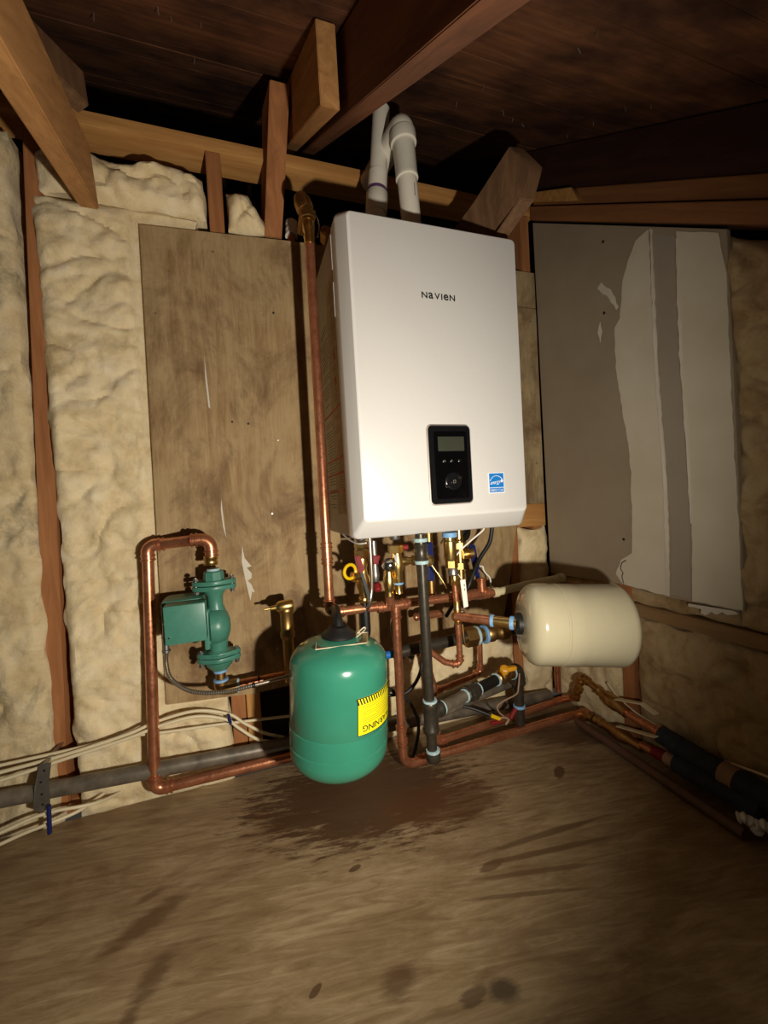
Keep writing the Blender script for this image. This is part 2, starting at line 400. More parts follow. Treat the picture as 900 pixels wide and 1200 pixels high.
tag(rafter('rafter_tail', 0.177, 0.215, 0.77, 1.75, 'tail', None, zb=1.05, zt=1.212), 'cut rafter tail with pale end grain beside the long dark rafter', 'wood block')
# nail tips poking through the boards
NAILS = [(0.901, 0.726), (0.928, 0.682), (0.941, 0.852), (0.983, 0.987), (0.787, 0.984), (0.593, 0.84), (0.606, 0.985), (0.848, 1.245), (0.725, 0.947), (0.833, 1.001),
         (0.62, 0.588), (0.602, 0.528), (-0.114, 0.944), (-0.094, 0.976), (-0.064, 1.2), (-0.263, 1.081), (-0.034, 0.966)]
for x, y in NAILS:
    z = roofz(1.22, y); L = random.uniform(0.01, 0.022); t = V((random.uniform(-.4, .4), random.uniform(-.3, .1), -1)).normalized()
    bm = B(); lathe(bm, [(0.0012, -0.004), (0.0012, L * 0.8), (0, L)], (x, y, z), t, 6); obj('nail', bm, 'nail', ceiling)

wall_back = setting('wall_back', (0, 1.25, -0.76))
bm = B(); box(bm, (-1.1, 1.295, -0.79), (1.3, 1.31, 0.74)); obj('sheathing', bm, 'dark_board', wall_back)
def stud(x0, x1, z0, z1, lean=0.0, mat='stud', y=1.2):
    bm = B(); hull8(bm, [(x0, y, z0), (x1, y, z0), (x1, y + .088, z0), (x0, y + .088, z0)], [(x0 + lean, y, z1), (x1 + lean, y, z1), (x1 + lean, y + .088, z1), (x0 + lean, y + .088, z1)], 0.0015)
    return obj('stud', bm, mat, wall_back)
stud(-0.517, -0.479, -0.722, 0.980, 0.058)
stud(-0.083, -0.046, -0.722, 0.55, 0.0)
stud(-0.043, -0.006, -0.722, 0.40, 0, 'stud_fresh')
stud(-0.056, -0.018, 0.42, 0.980, 0.003, 'stud')
stud(0.862, 0.899, -0.722, 0.80)
stud(0.969, 1.006, -0.722, 0.980, 0, 'stud')
stud(-0.93, -0.892, -0.722, 0.980)
bm = B(); box(bm, (-1.1, 1.225, -0.76), (1.02, 1.289, -0.722), 0.0015); obj('bottom_plate', bm, 'stud', wall_back)
bm = B(); box(bm, (-1.1, 1.2, 0.982), (1.03, 1.289, 1.018), 0.002); obj('top_plate', bm, 'plate', wall_back)
bm = B(); box(bm, (0.900, 1.197, -0.125), (1.02, 1.286, -0.045), 0.0015); obj('blocking', bm, 'plate', wall_back)
wall_far = setting('wall_far', (0, 2.1, 0.2))
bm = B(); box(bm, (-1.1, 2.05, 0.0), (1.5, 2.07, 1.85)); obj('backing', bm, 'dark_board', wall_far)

wall_right = setting('wall_right', (1.08, 0.5, -0.76))
bm = B(); hull8(bm, [(1.125, -0.45, -0.79), (1.125, 2.1, -0.79), (1.125, 2.1, 1.80), (1.125, -0.45, 0.08)], [(1.14, -0.45, -0.79), (1.14, 2.1, -0.79), (1.14, 2.1, 1.80), (1.14, -0.45, 0.08)])
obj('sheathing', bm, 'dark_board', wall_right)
for y0, y1 in ((0.872, 0.91), (1.19, 1.205), (0.16, 0.198)):
    bm = B(); zt = lambda yy: roofz(0.955, yy)
    hull8(bm, [(1.034, y0, -0.75), (1.034, y1, -0.75), (1.034, y1, zt(y1)), (1.034, y0, zt(y0))], [(1.12, y0, -0.75), (1.12, y1, -0.75), (1.12, y1, zt(y1)), (1.12, y0, zt(y0))], 0.0015)
    obj('stud', bm, 'stud', wall_right)
def slopeplate(x0, x1, zb, zt, y0, y1, mat, parent, name='sloped_plate'):
    bm = B(); q = [[V((xx, y0, roofz(zb, y0))), V((xx, y1, roofz(zb, y1))), V((xx, y1, roofz(zt, y1))), V((xx, y0, roofz(zt, y0)))] for xx in (x0, x1)]
    hull8(bm, q[0], q[1], 0.002); return obj(name, bm, mat, parent)
slopeplate(1.012, 1.10, 0.968, 1.016, -0.4, 1.198, 'side_plate', wall_right)
slopeplate(1.028, 1.11, 1.022, 1.072, -0.4, 1.198, 'side_plate', wall_right)
bm = B(); hull8(bm, [(1.006, 1.19, 1.022), (1.027, 1.19, 1.022), (1.027, 1.19, 1.055), (1.006, 1.19, 1.055)], [(1.006, 0.975, roofz(1.028, .975)), (1.027, 0.975, roofz(1.028, .975)), (1.027, 1.0, roofz(1.07, 1.0)), (1.006, 1.0, roofz(1.07, 1.0))], 0.001)
obj('blocking', bm, 'plate', wall_right)
bm = B(); hull8(bm, [(1.030, -0.3, -0.375), (1.06, -0.3, -0.375), (1.06, -0.3, -0.34), (1.030, -0.3, -0.34)], [(1.030, 1.18, -0.372), (1.06, 1.18, -0.372), (1.06, 1.18, -0.337), (1.030, 1.18, -0.337)], 0.002)
obj('nailer', bm, 'nailer', wall_right)

floor = setting('floor', (0.2, 0.4, -0.76))
bm = B(); box(bm, (-1.1, -0.45, -0.778), (1.125, 1.2, -0.76), 0.001)
o = obj('plywood_sheet', bm, 'floor', floor, origin=V((0, 0, -0.76))); o.location = V((0, 0, -0.76)) - V(floor['o'])

# ------------------------------------------------------------------ insulation
def batt(u0, u1, z0, z1, fn, amp, seed, ztop=None, step=0.006, mask=None, base=0.0, rag=0.012, depth=0.08, lump=1.0):
    """fluffy slab: fn(u, z, d) -> point, d = how far it bulges into the room"""
    nu = max(4, int((u1 - u0) / step)); nzv = max(4, int((z1 - z0) / step)); bm = B(); g = []
    off = V((seed * 3.1, seed * 1.7, seed))
    for j in range(nzv + 1):
        row = []
        for i in range(nu + 1):
            fu, fz = i / nu, j / nzv
            zt = ztop(u0 + (u1 - u0) * fu) if ztop else z1
            u = u0 + (u1 - u0) * fu; z = z0 + (zt - z0) * fz
            e = min(1, min(fu, 1 - fu) * (u1 - u0) / 0.03) * min(1, min(fz, 1 - fz) * (zt - z0) / 0.035)
            e = math.sin(min(1, max(0, e)) * math.pi / 2) ** 0.6
            p = V((u, z, 0)) + off
            q = p + V((noise.noise(p * 5), noise.noise(p * 5 + V((9, 2, 4))), 0)) * 0.05
            crease = 1 - abs(noise.noise(V((q.x * 7, q.y * 9, seed)))) * 2
            crease2 = 1 - abs(noise.noise(V((q.x * 17, q.y * 21, seed + 5)))) * 2
            d = 0.55 + 0.45 * noise.noise(p * 3.0) - 0.22 * lump * max(0, crease) ** 4 - 0.08 * lump * max(0, crease2) ** 3 + 0.20 * noise.noise(q * 15) + 0.11 * noise.noise(p * 31) + 0.05 * noise.noise(p * 66)
            dd = base + amp * d
            if mask: dd *= mask(u, z)
            dd *= e
            ru = u + rag * (noise.noise(V((z * 14, seed, 0))) * (1 if i in (0, nu) else 0))
            rz = z + rag * (noise.noise(V((u * 14, seed, 3))) * (1 if j in (0, nzv) else 0))
            row.append(bm.verts.new(fn(ru, rz, dd)))
        g.append(row)
    for j in range(nzv):
        for i in range(nu): bm.faces.new((g[j][i], g[j][i + 1], g[j + 1][i + 1], g[j + 1][i]))
    # skirt so the slab has thickness
    loop = [g[0][i] for i in range(nu + 1)] + [g[j][nu] for j in range(1, nzv + 1)] + [g[nzv][i] for i in range(nu - 1, -1, -1)] + [g[j][0] for j in range(nzv - 1, 0, -1)]
    ctr = fn(0, 0, 0) - fn(0, 0, depth)
    back = [bm.verts.new(v.co + ctr) for v in loop]; n = len(loop)
    for k in range(n): bm.faces.new((loop[(k + 1) % n], loop[k], back[k], back[(k + 1) % n]))
    bm.faces.new(back)
    bmesh.ops.recalc_face_normals(bm, faces=bm.faces)
    return bm
def bf(yb): return lambda u, z, d: V((u, yb - d, z))
def rf_(xb): return lambda u, z, d: V((xb - d, u, z))
def sm(t): t = max(0, min(1, t)); return t * t * (3 - 2 * t)
def ply_mask(u, z):
    out = max(sm((-0.238 - u) / 0.022), sm((-0.53 - z) / 0.02), sm((z - 0.775) / 0.02))
    return 0.0 + out
tag(obj('insulation_batt', batt(-0.886, -0.492, -0.765, 0.93, bf(1.205), 0.045, 3), 'fluff_dirty'), 'cream fibreglass batt left of the leftmost stud', 'insulation', 'wall insulation')
def m2(u, z): return ply_mask(u, z)
def leftedge(u): return 0.795
bm = batt(-0.452, -0.086, -0.765, 0.79, bf(1.204), 0.048, 8, mask=m2)
tag(obj('insulation_batt', bm, 'fluff'), 'tall bright fibreglass batt between the left stud and the plywood panel', 'insulation', 'wall insulation')
bm = batt(-0.440, -0.060, 0.792, 0.905, bf(1.205), 0.08, 14, rag=0.02, ztop=lambda u: 0.905 + 0.008 * math.sin(u * 31))
tag(obj('insulation_batt', bm, 'fluff'), 'pillow of fibreglass stuffed under the top plate above the plywood', 'insulation', 'wall insulation')
bm = batt(-0.006, 0.098, 0.772, 0.915, bf(1.205), 0.075, 21, rag=0.02, step=0.005, ztop=lambda u: 0.875 - 1.6 * max(0, u - 0.05))
tag(obj('insulation_batt', bm, 'fluff'), 'small torn tuft of fibreglass between the two short studs above the plywood', 'insulation', 'wall insulation')
bm = batt(0.902, 1.025, -0.765, -0.13, bf(1.206), 0.05, 27, step=0.007)
tag(obj('insulation_batt', bm, 'fluff'), 'narrow fibreglass strip in the corner behind the cream tank', 'insulation', 'wall insulation')
bm = batt(0.20, 0.858, -0.765, -0.47, bf(1.206), 0.045, 33, step=0.007)
tag(obj('insulation_batt', bm, 'fluff'), 'low fibreglass behind the pipes below the plywood panel', 'insulation', 'wall insulation')
bm = batt(0.915, 1.185, -0.765, -0.378, rf_(1.045), 0.03, 39)
tag(obj('insulation_batt', bm, 'fluff'), 'small fibreglass piece on the side wall under the cream tank', 'insulation', 'wall insulation')
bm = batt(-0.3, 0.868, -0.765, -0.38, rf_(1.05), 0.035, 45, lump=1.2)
tag(obj('insulation_batt', bm, 'fluff_dim'), 'fibreglass, dim light put into its brown colour, low on the right wall above the valves', 'insulation', 'wall insulation')
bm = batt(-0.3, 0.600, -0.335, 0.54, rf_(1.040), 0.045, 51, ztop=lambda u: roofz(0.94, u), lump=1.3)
tag(obj('insulation_batt', bm, 'fluff_dim'), 'wrinkled fibreglass, coloured brown for dim light, right of the drywall panel', 'insulation', 'wall insulation')
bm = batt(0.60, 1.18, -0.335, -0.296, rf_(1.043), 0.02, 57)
tag(obj('insulation_batt', bm, 'fluff_dim'), 'thin fibreglass edge showing just under the drywall panel', 'insulation', 'wall insulation')

# ------------------------------------------------------------------ plywood panels and drywall
pn = thing('plywood_board', (0.3, 1.2, -0.51), 'large weathered plywood panel behind the green pump and white heater', 'panel')
bm = B(); prism(bm, [(-0.243, 1.188, -0.511), (-0.016, 1.188, -0.527), (0.80, 1.188, -0.50), (0.845, 1.188, -0.33), (0.887, 1.188, -0.12), (0.877, 1.188, 0.77), (0.172, 1.188, 0.762), (-0.223, 1.188, 0.747)], (0, 0.011, 0), 0.001)
obj('sheet', bm, 'ply', pn, smooth=False)
def chip(pts, n='plaster_smear'): 
    bm = B(); prism(bm, [V((x, 1.1868, z)) for x, z in pts], (0, 0.0014, 0)); obj(n, bm, 'plaster', pn, smooth=False)
chip([(-0.026, -0.105), (-0.022, -0.14), (-0.005, -0.165), (-0.018, -0.168), (-0.006, -0.185), (-0.007, -0.198), (-0.018, -0.205), (-0.009, -0.215), (-0.001, -0.24), (-0.008, -0.236), (-0.014, -0.262), (-0.024, -0.20), (-0.030, -0.15)])
chip([(-0.0895, 0.42), (-0.087, 0.36), (-0.0835, 0.275), (-0.088, 0.28), (-0.0915, 0.36)], 'paint_streak')
chip([(-0.072, 0.03), (-0.069, -0.03), (-0.066, -0.08), (-0.072, -0.05), (-0.075, 0.0)], 'paint_streak')
for x, z in ((0.012, 0.235), (-0.03, 0.24), (0.09, 0.19), (0.06, -0.02), (0.10, 0.55), (-0.05, 0.70), (-0.2, 0.52), (-0.21, -0.44), (0.05, -0.41)):
    bm = B(); lathe(bm, [(0.003, 0), (0.003, 0.0015), (0, 0.002)], (x, 1.188, z), (0, -1, 0), 8); obj('screw', bm, 'nail' if random.random() < .6 else 'ink', pn)
p2 = thing('plywood_strip', (0.945, 1.2, -0.045), 'narrow dusty plywood strip between the heater and the drywall corner', 'panel')
for z0, z1 in ((0.652, 0.775), (-0.044, 0.649)):
    bm = B(); box(bm, (0.884, 1.188, z0), (1.012, 1.199, z1), 0.001); obj('sheet', bm, 'ply2', p2, smooth=False)
for z in (0.60, 0.44, 0.22, 0.10):
    bm = B(); lathe(bm, [(0.004, 0), (0.004, 0.002), (0, 0.003)], (0.985, 1.188, z), (0, -1, 0), 8); obj('screw', bm, 'nail', p2)

dw = thing('drywall_panel', (1.024, 0.9, -0.30), 'grey drywall panel with two ragged vertical bands of joint compound on the right wall', 'panel')
X0 = 1.018
bm = B(); prism(bm, [(X0, y, z) for y, z in [(1.192, 0.954), (0.592, 0.544), (0.580, -0.292), (0.690, -0.294), (0.746, -0.295), (0.884, -0.286), (1.182, -0.300)]], (0.0115, 0, 0), 0.0008)
obj('sheet', bm, 'drypaper', dw, smooth=False)
def band(pts, mat, name, th=0.0018, rag=0.004, seed=1):
    out = []; n = len(pts)
    for i in range(n):
        a = V(pts[i]); b = V(pts[(i + 1) % n]); k = max(1, int((b - a).length / 0.015)); nrm = V((-(b - a).y, (b - a).x)).normalized()
        for j in range(k):
            q = a.lerp(b, j / k); q = q + nrm * (rag * noise.noise(V((q.x * 40, q.y * 40, seed))) if j else 0); out.append(q)
    bm = B(); prism(bm, [V((X0 - th, q.x, q.y)) for q in out], (th, 0, 0)); return obj(name, bm, mat, dw, smooth=False)
L1 = [(0.803, 0.650), (0.827, 0.612), (0.846, 0.566), (0.859, 0.470), (0.876, 0.452), (0.878, 0.342), (0.866, 0.242), (0.847, 0.118), (0.843, 0.022), (0.844, -0.073), (0.849, -0.19), (0.886, -0.214), (0.905, -0.257), (0.883, -0.283)]
R1 = [(0.748, -0.292), (0.742, -0.127), (0.744, 0.015), (0.75, 0.147), (0.758, 0.302), (0.765, 0.48), (0.767, 0.656)]
band(L1 + R1, 'compound', 'joint_compound', 0.002, 0.004, 2)
band([(0.762, 0.655), (0.762, 0.3), (0.750, 0.0), (0.752, -0.29), (0.746, -0.29), (0.7425, 0.0), (0.755, 0.3), (0.757, 0.65)], 'plaster', 'torn_edge', 0.0045, 0.004, 5)
band([(0.697, 0.607), (0.699, 0.488), (0.698, 0.344), (0.692, 0.178), (0.687, 0.011), (0.685, -0.114), (0.689, -0.292), (0.583, -0.288), (0.587, -0.071), (0.592, 0.172), (0.593, 0.302), (0.594, 0.449), (0.608, 0.546)], 'compound', 'joint_compound', 0.0022, 0.003, 9)
band([(0.698, 0.59), (0.699, 0.45), (0.698, 0.30), (0.690, 0.1), (0.686, -0.10), (0.682, -0.10), (0.685, 0.1), (0.693, 0.30), (0.694, 0.45), (0.694, 0.59)], 'plaster', 'torn_edge', 0.0042, 0.003, 11)
band([(0.744, 0.13), (0.739, 0.0), (0.736, -0.12), (0.740, -0.285), (0.694, -0.288), (0.690, -0.12), (0.691, 0.0), (0.696, 0.13), (0.702, 0.3), (0.704, 0.48), (0.703, 0.60), (0.756, 0.64), (0.757, 0.48), (0.750, 0.3)], 'stripgrey', 'inner_strip', 0.0008, 0.002, 13)
band([(0.862, 0.505), (0.885, 0.565), (0.915, 0.60), (0.93, 0.59), (0.90, 0.555), (0.87, 0.50)], 'plaster', 'compound_scrape', 0.001, 0.008, 15)
band([(0.925, 0.49), (0.935, 0.46), (0.928, 0.43), (0.92, 0.46)], 'plaster', 'compound_scrape', 0.001, 0.006, 16)
bm = B(); tube(bm, spline([(X0 - 0.0015, y, z) for y, z in ((0.868, -0.213), (0.882, -0.222), (0.887, -0.240), (0.880, -0.252), (0.884, -0.262), (0.879, -0.282))], 5), 0.0016, 6); obj('crack', bm, 'ink', dw, label='curved dark crack in the joint compound')
for y, z in ((0.904, 0.71), (0.91, 0.509), (0.875, -0.153)):
    bm = B(); lathe(bm, [(0.004, 0), (0.004, 0.001), (0.0, 0.0012)], (X0, y, z), (-1, 0, 0), 10); obj('screw', bm, 'ink', dw)
bm = B(); prism(bm, [(X0 - 0.001, y, z) for y, z in [(0.70, -0.300), (0.60, -0.294), (0.592, -0.300), (0.615, -0.307), (0.625, -0.303), (0.636, -0.312), (0.648, -0.308), (0.660, -0.320), (0.672, -0.317), (0.670, -0.307), (0.684, -0.306), (0.70, -0.308)]], (0.01, 0, 0)); obj('broken_edge', bm, 'plaster', dw, smooth=False)

# ------------------------------------------------------------------ loose timber near the roof
d = V((-51.063, 516.88, 157.333)).normalized()
far = V((-0.318, 1.125, 0.800)); near = far - d * 0.75
bm = B(); beam(bm, far, near, (1, 0, 0), 0.040, 0.128, 0.003)
tag(obj('wood_plank', bm, 'tail'), 'thick plank slanting down into the insulation at the upper left', 'wood plank')
bm = B(); beam(bm, (-0.315, 1.14, 1.005), (-0.46, 0.95, 1.02), (0, 0.3, 1), 0.09, 0.038, 0.003)
tag(obj('wood_block', bm, 'block'), 'dim wood block behind the slanting plank at the upper left', 'wood block')
bm = B(); hull8(bm, [(0.090, 1.195, 0.772), (0.138, 1.195, 0.772), (0.138, 1.284, 0.772), (0.082, 1.284, 0.772)], [(0.122, 1.100, 1.118), (0.174, 1.100, 1.118), (0.174, 1.188, 1.118), (0.105, 1.188, 1.118)], 0.002)
tag(obj('wood_stud', bm, 'stud'), 'short upright reddish stud leaning in front of the top plate', 'wood stud')
# leaning block right of the flue pipes
bl = [V(p) for p in [(0.705, 0.900, 0.908), (0.722, 0.850, 0.822), (0.716, 0.852, 0.800), (0.695, 0.856, 0.739), (0.668, 0.917, 0.695), (0.664, 1.03, 0.660), (0.602, 1.08, 0.762), (0.637, 0.973, 0.803)]]
bm = B(); prism(bm, bl, (0.039, -0.006, -0.002), 0.002)
tag(obj('wood_block', bm, 'block'), 'short wood block, coloured dim for grazing light, wedged above the heater beside the flue pipes', 'wood block')

# ------------------------------------------------------------------ water heater
wh = thing('water_heater', (0.457, 1.04, -0.088), 'large white wall-hung water heater with black control panel', 'water heater')
def rrect(x0, x1, z0, z1, y, r, n=5):
    out = []
    for cx, cz, a0 in ((x1 - r, z1 - r, 0), (x0 + r, z1 - r, 90), (x0 + r, z0 + r, 180), (x1 - r, z0 + r, 270)):
        for k in range(n + 1): a = R(a0 + 90 * k / n); out.append(V((cx + r * math.cos(a), y, cz + r * math.sin(a))))
    return out
def loft(loops, cap0=True, cap1=True):
    bm = B(); rs = [[bm.verts.new(p) for p in l] for l in loops]; n = len(rs[0])
    for a, b in zip(rs, rs[1:]):
        for k in range(n): bm.faces.new((a[k], a[(k + 1) % n], b[(k + 1) % n], b[k]))
    if cap0: bm.faces.new(rs[0][::-1])
    if cap1: bm.faces.new(rs[-1])
    bmesh.ops.recalc_face_normals(bm, faces=bm.faces); return bm
bm = loft([rrect(0.225, 0.689, -0.084, 0.652, 1.186, 0.006), rrect(0.225, 0.689, -0.084, 0.652, 0.932, 0.006)]); obj('casing', bm, 'casing', wh)
bm = loft([rrect(0.222, 0.691, -0.088, 0.655, 0.940, 0.014), rrect(0.222, 0.691, -0.088, 0.655, 0.902, 0.014), rrect(0.2235, 0.690, -0.085, 0.6535, 0.896, 0.015),
           rrect(0.238, 0.6755, -0.050, 0.637, 0.8615, 0.012), rrect(0.2395, 0.674, -0.0475, 0.6345, 0.8582, 0.011), rrect(0.242, 0.672, -0.045, 0.632, 0.857, 0.010)])
o = obj('front_cover', bm, 'white', wh, smooth=True, label='white front cover')
FY = 0.857
def flat(x, z, dy=0.0006): return V((x, FY - dy, z))
bm = text_bm('NaVIeN', 0.0145, lambda f, a, b, wd: flat(0.409 + a * 0.087 / wd, 0.463 + b + 0.000), even=True, stretch=1.0, gap=0.2, bold=0.022); obj('lettering', bm, 'ink', wh, smooth=False, label='black lettering reading NAVIEN')
# control panel
bm = loft([rrect(0.4015, 0.5175, -0.0205, 0.1705, FY + 0.001, 0.013), rrect(0.4015, 0.5175, -0.0205, 0.1705, FY - 0.0022, 0.013), rrect(0.403, 0.516, -0.019, 0.169, FY - 0.003, 0.012)])
cp = obj('control_bezel', bm, 'casing', wh)
bm = loft([rrect(0.4045, 0.5145, -0.0175, 0.1675, FY - 0.002, 0.011), rrect(0.4045, 0.5145, -0.0175, 0.1675, FY - 0.006, 0.011), rrect(0.4065, 0.5125, -0.0155, 0.1655, FY - 0.0085, 0.010)])
cp = obj('control_panel', bm, 'black', wh, label='black control panel')
bm = loft([rrect(0.416, 0.503, -0.006, 0.153, FY - 0.0080, 0.005), rrect(0.416, 0.503, -0.006, 0.153, FY - 0.0092, 0.005)]); obj('gloss_face', bm, 'gloss', cp)
bm = B(); box(bm, (0.426, FY - 0.0100, 0.1065), (0.495, FY - 0.0085, 0.1405), 0.0005); obj('screen', bm, 'lcd', cp, label='dim grey-green display')
for x in (0.440, 0.460, 0.481):
    bm = B(); lathe(bm, [(0.0042, 0), (0.0042, 0.0015), (0.003, 0.0022), (0, 0.0024)], (x, FY - 0.0088, 0.0835), (0, -1, 0), 14); obj('button', bm, 'black', cp)
    bm = text_bm({0.440: 'm', 0.460: '+', 0.481: 'i'}[x], 0.006, lambda f, a, b, wd: V((x - 0.003 + a, FY - 0.0116, 0.081 + b))); obj('icon', bm, 'inkgrey', cp, smooth=False)
bm = B(); lathe(bm, [(0.021, 0), (0.021, 0.002), (0.0195, 0.003), (0.017, 0.0032), (0.016, 0.002), (0.0, 0.002)], (0.461, FY - 0.0088, 0.036), (0, -1, 0), 32); obj('dial', bm, 'black', cp, label='round black dial')
bm = B(); lathe(bm, [(0.006, 0), (0.006, 0.003), (0.0045, 0.0045), (0, 0.005)], (0.461, FY - 0.0105, 0.034), (0, -1, 0), 20); obj('button', bm, 'black', cp)
bm = text_bm('D', 0.008, lambda f, a, b, wd: V((0.458 + a, FY - 0.0156, 0.030 + b))); obj('icon', bm, 'inkgrey', cp, smooth=False)
for x, z, s in ((0.479, 0.044, '+'), (0.443, 0.024, '-')):
    bm = B(); lathe(bm, [(0.0045, 0), (0.0035, 0.0016), (0, 0.002)], (x, FY - 0.0115, z), (0, -1, 0), 14); obj('button', bm, 'chrome', cp)
# energy sticker
bm = B(); box(bm, (0.5635, FY - 0.0008, 0.0015), (0.609, FY + 0.001, 0.0525)); st = obj('energy_sticker', bm, 'paper', wh, smooth=False, label='blue energy label')
bm = B(); box(bm, (0.5655, FY - 0.0011, 0.0155), (0.607, FY - 0.0005, 0.0505)); obj('blue_field', bm, 'blue', st, smooth=False)
bm = B(); box(bm, (0.5655, FY - 0.0011, 0.0035), (0.607, FY - 0.0005, 0.0140)); obj('blue_field', bm, 'blue', st, smooth=False)
bm = B(); pts = [V((0.586 + 0.019 * math.cos(R(a)), FY - 0.0013, 0.026 + 0.0185 * math.sin(R(a)))) for a in range(12, 168, 6)]; tube(bm, pts, 0.0008, 4); obj('arc', bm, 'paper', st, smooth=False)
bm = text_bm('energy', 0.010, lambda f, a, b, wd: V((0.5675 + a * 0.029 / wd + b * 0.25, FY - 0.0013, 0.0225 + b * 0.95 + a * 0.1)), gap=0.03); obj('script', bm, 'paper', st, smooth=False)
sp = [V((0.601 + (0.0055 if k % 2 == 0 else 0.0023) * math.cos(R(90 + 36 * k)), FY - 0.0013, 0.031 + (0.0055 if k % 2 == 0 else 0.0023) * math.sin(R(90 + 36 * k)))) for k in range(10)]
bm = B(); bm.faces.new([bm.verts.new(p) for p in sp]); obj('star', bm, 'paper', st, smooth=False)
bm = text_bm('ENERGY STAR', 0.0055, lambda f, a, b, wd: V((0.5675 + a * 0.0375 / wd, FY - 0.0013, 0.006 + b)), gap=0.08); obj('lettering', bm, 'paper', st, smooth=False)
# side stickers
SX = 0.2250
def side(y0, y1, z0, z1, mat, name, par, th=0.0006):
    bm = B(); box(bm, (SX - th, y0, z0), (SX + 0.001, y1, z1)); return obj(name, bm, mat, par, smooth=False)
s1 = side(1.055, 1.165, -0.03, 0.50, 'label', 'side_label', wh); s1['label'] = 'grey printed label with red rules'
s2 = side(0.962, 1.045, -0.03, 0.56, 'label2', 'side_label', wh); s2['label'] = 'yellowed printed label'
for z in (0.030, 0.075, 0.114, 0.240):
    side(0.962, 1.16, z - 0.0025, z + 0.0025, 'redprint', 'red_rule', s1, 0.0010)
random.seed(4)
def rows(par, y0, y1, z0, z1, st_, mat='inkgrey'):
    bm = B(); z = z1
    while z > z0:
        if random.random() < 0.85: box(bm, (SX - 0.0009, y0 + random.uniform(0, .01), z - st_ * 0.28), (SX, y1 - random.uniform(0, (y1 - y0) * .4), z))
        z -= st_
    o = obj('small_print', bm, mat, par, smooth=False); o['kind'] = 'stuff'
rows(s1, 1.06, 1.16, -0.02, 0.22, 0.008); rows(s1, 1.06, 1.16, 0.26, 0.48, 0.010)
rows(s2, 0.967, 1.04, -0.02, 0.22, 0.007); rows(s2, 0.967, 1.04, 0.26, 0.54, 0.009)
side(0.985, 1.0, 0.30, 0.312, 'redprint', 'red_mark', s2, 0.001); side(0.985, 1.0, 0.36, 0.374, 'redprint', 'red_mark', s2, 0.001)
bm = B(); tube(bm, [V((SX - 0.001, y, z)) for y, z in ((0.975, -0.02), (1.03, -0.02), (1.03, 0.03), (0.975, 0.03), (0.975, -0.02))], 0.0006, 4); obj('white_outline', bm, 'paper', wh)
for z0, z1 in ((0.55, 0.63), (0.44, 0.52)):
    bm = B(); tube(bm, [(0.2215, 0.940, z0), (0.2215, 0.940, z1)], 0.0012, 6); obj('seam_highlight', bm, 'white', wh)
# drain lip under the casing
bm = B(); tube(bm, spline([(0.232, 1.05, -0.085), (0.236, 1.0, -0.096), (0.246, 0.95, -0.103), (0.26, 0.925, -0.101)]), 0.0022, 8); obj('drip_lip', bm, 'white', wh)

# ------------------------------------------------------------------ flue pipes
fl = thing('flue_pipe', (0.462, 1.0, 0.652), 'larger white plastic flue pipe with elbow, right of the pair above the heater', 'pipe', )
b0, b1 = V((0.463, 1.0, 0.652)), V((0.446, 1.0, 0.985)); ax = (b1 - b0).normalized()
bm = B(); tube(bm, [b0, b0 + ax * 0.20], 0.0262, 28); obj('pipe', bm, 'pvc', fl)
bm = B(); lathe(bm, [(0.0262, 0), (0.0300, 0.002), (0.0300, 0.010), (0.0292, 0.012), (0.0292, 0.118), (0.0292, 0.12)], b0 + ax * 0.195, ax, 28); obj('coupling', bm, 'pvc', fl)
tp_ = b0 + ax * 0.285
bm = B(); lathe(bm, [(0.030, 0), (0.0345, 0.002), (0.0350, 0.028), (0.033, 0.032)], tp_, ax, 28); obj('socket', bm, 'pvc', fl)
bm = B(); tube(bm, fillet([tp_ + ax * 0.024, tp_ + ax * 0.046, tp_ + ax * 0.046 + V((-0.03, 0.20, 0.0))], 0.03), 0.031, 28); obj('elbow', bm, 'pvc', fl)
bm = B(); box(bm, (0.4605, 0.9735, 0.79), (0.4625, 0.976, 0.822)); obj('printed_text', bm, 'inkgrey', fl, smooth=False)
f2 = thing('flue_pipe', (0.372, 1.09, 0.652), 'narrower white flue pipe with purple primer ring, left of the pair', 'pipe')
b0 = V((0.372, 1.08, 0.652)); b1 = V((0.414, 1.08, 1.03)); ax = (b1 - b0).normalized()
bm = B(); tube(bm, [b0, b0 + ax * 0.2], 0.027, 28); obj('pipe', bm, 'pvc', f2)
bm = B(); lathe(bm, [(0.027, 0), (0.0305, 0.002), (0.0305, 0.055), (0.029, 0.057)], b0 + ax * 0.15, ax, 28); obj('coupling', bm, 'pvc', f2)
bm = B(); lathe(bm, [(0.0285, 0), (0.0285, 0.010)], b0 + ax * 0.206, ax, 28); obj('primer_ring', bm, 'purple', f2, label='purple primer ring')
bm = B(); lathe(bm, [(0.0268, 0), (0.0268, 0.05), (0.0245, 0.052), (0.024, 0.20), (0.024, 0.23)], b0 + ax * 0.215, ax, 28); obj('pipe', bm, 'pvc', f2)
bm = B(); lathe(bm, [(0.034, 0), (0.034, 0.02), (0.031, 0.022)], b0 + ax * 0.02, ax, 28); obj('collar', bm, 'casing', f2)

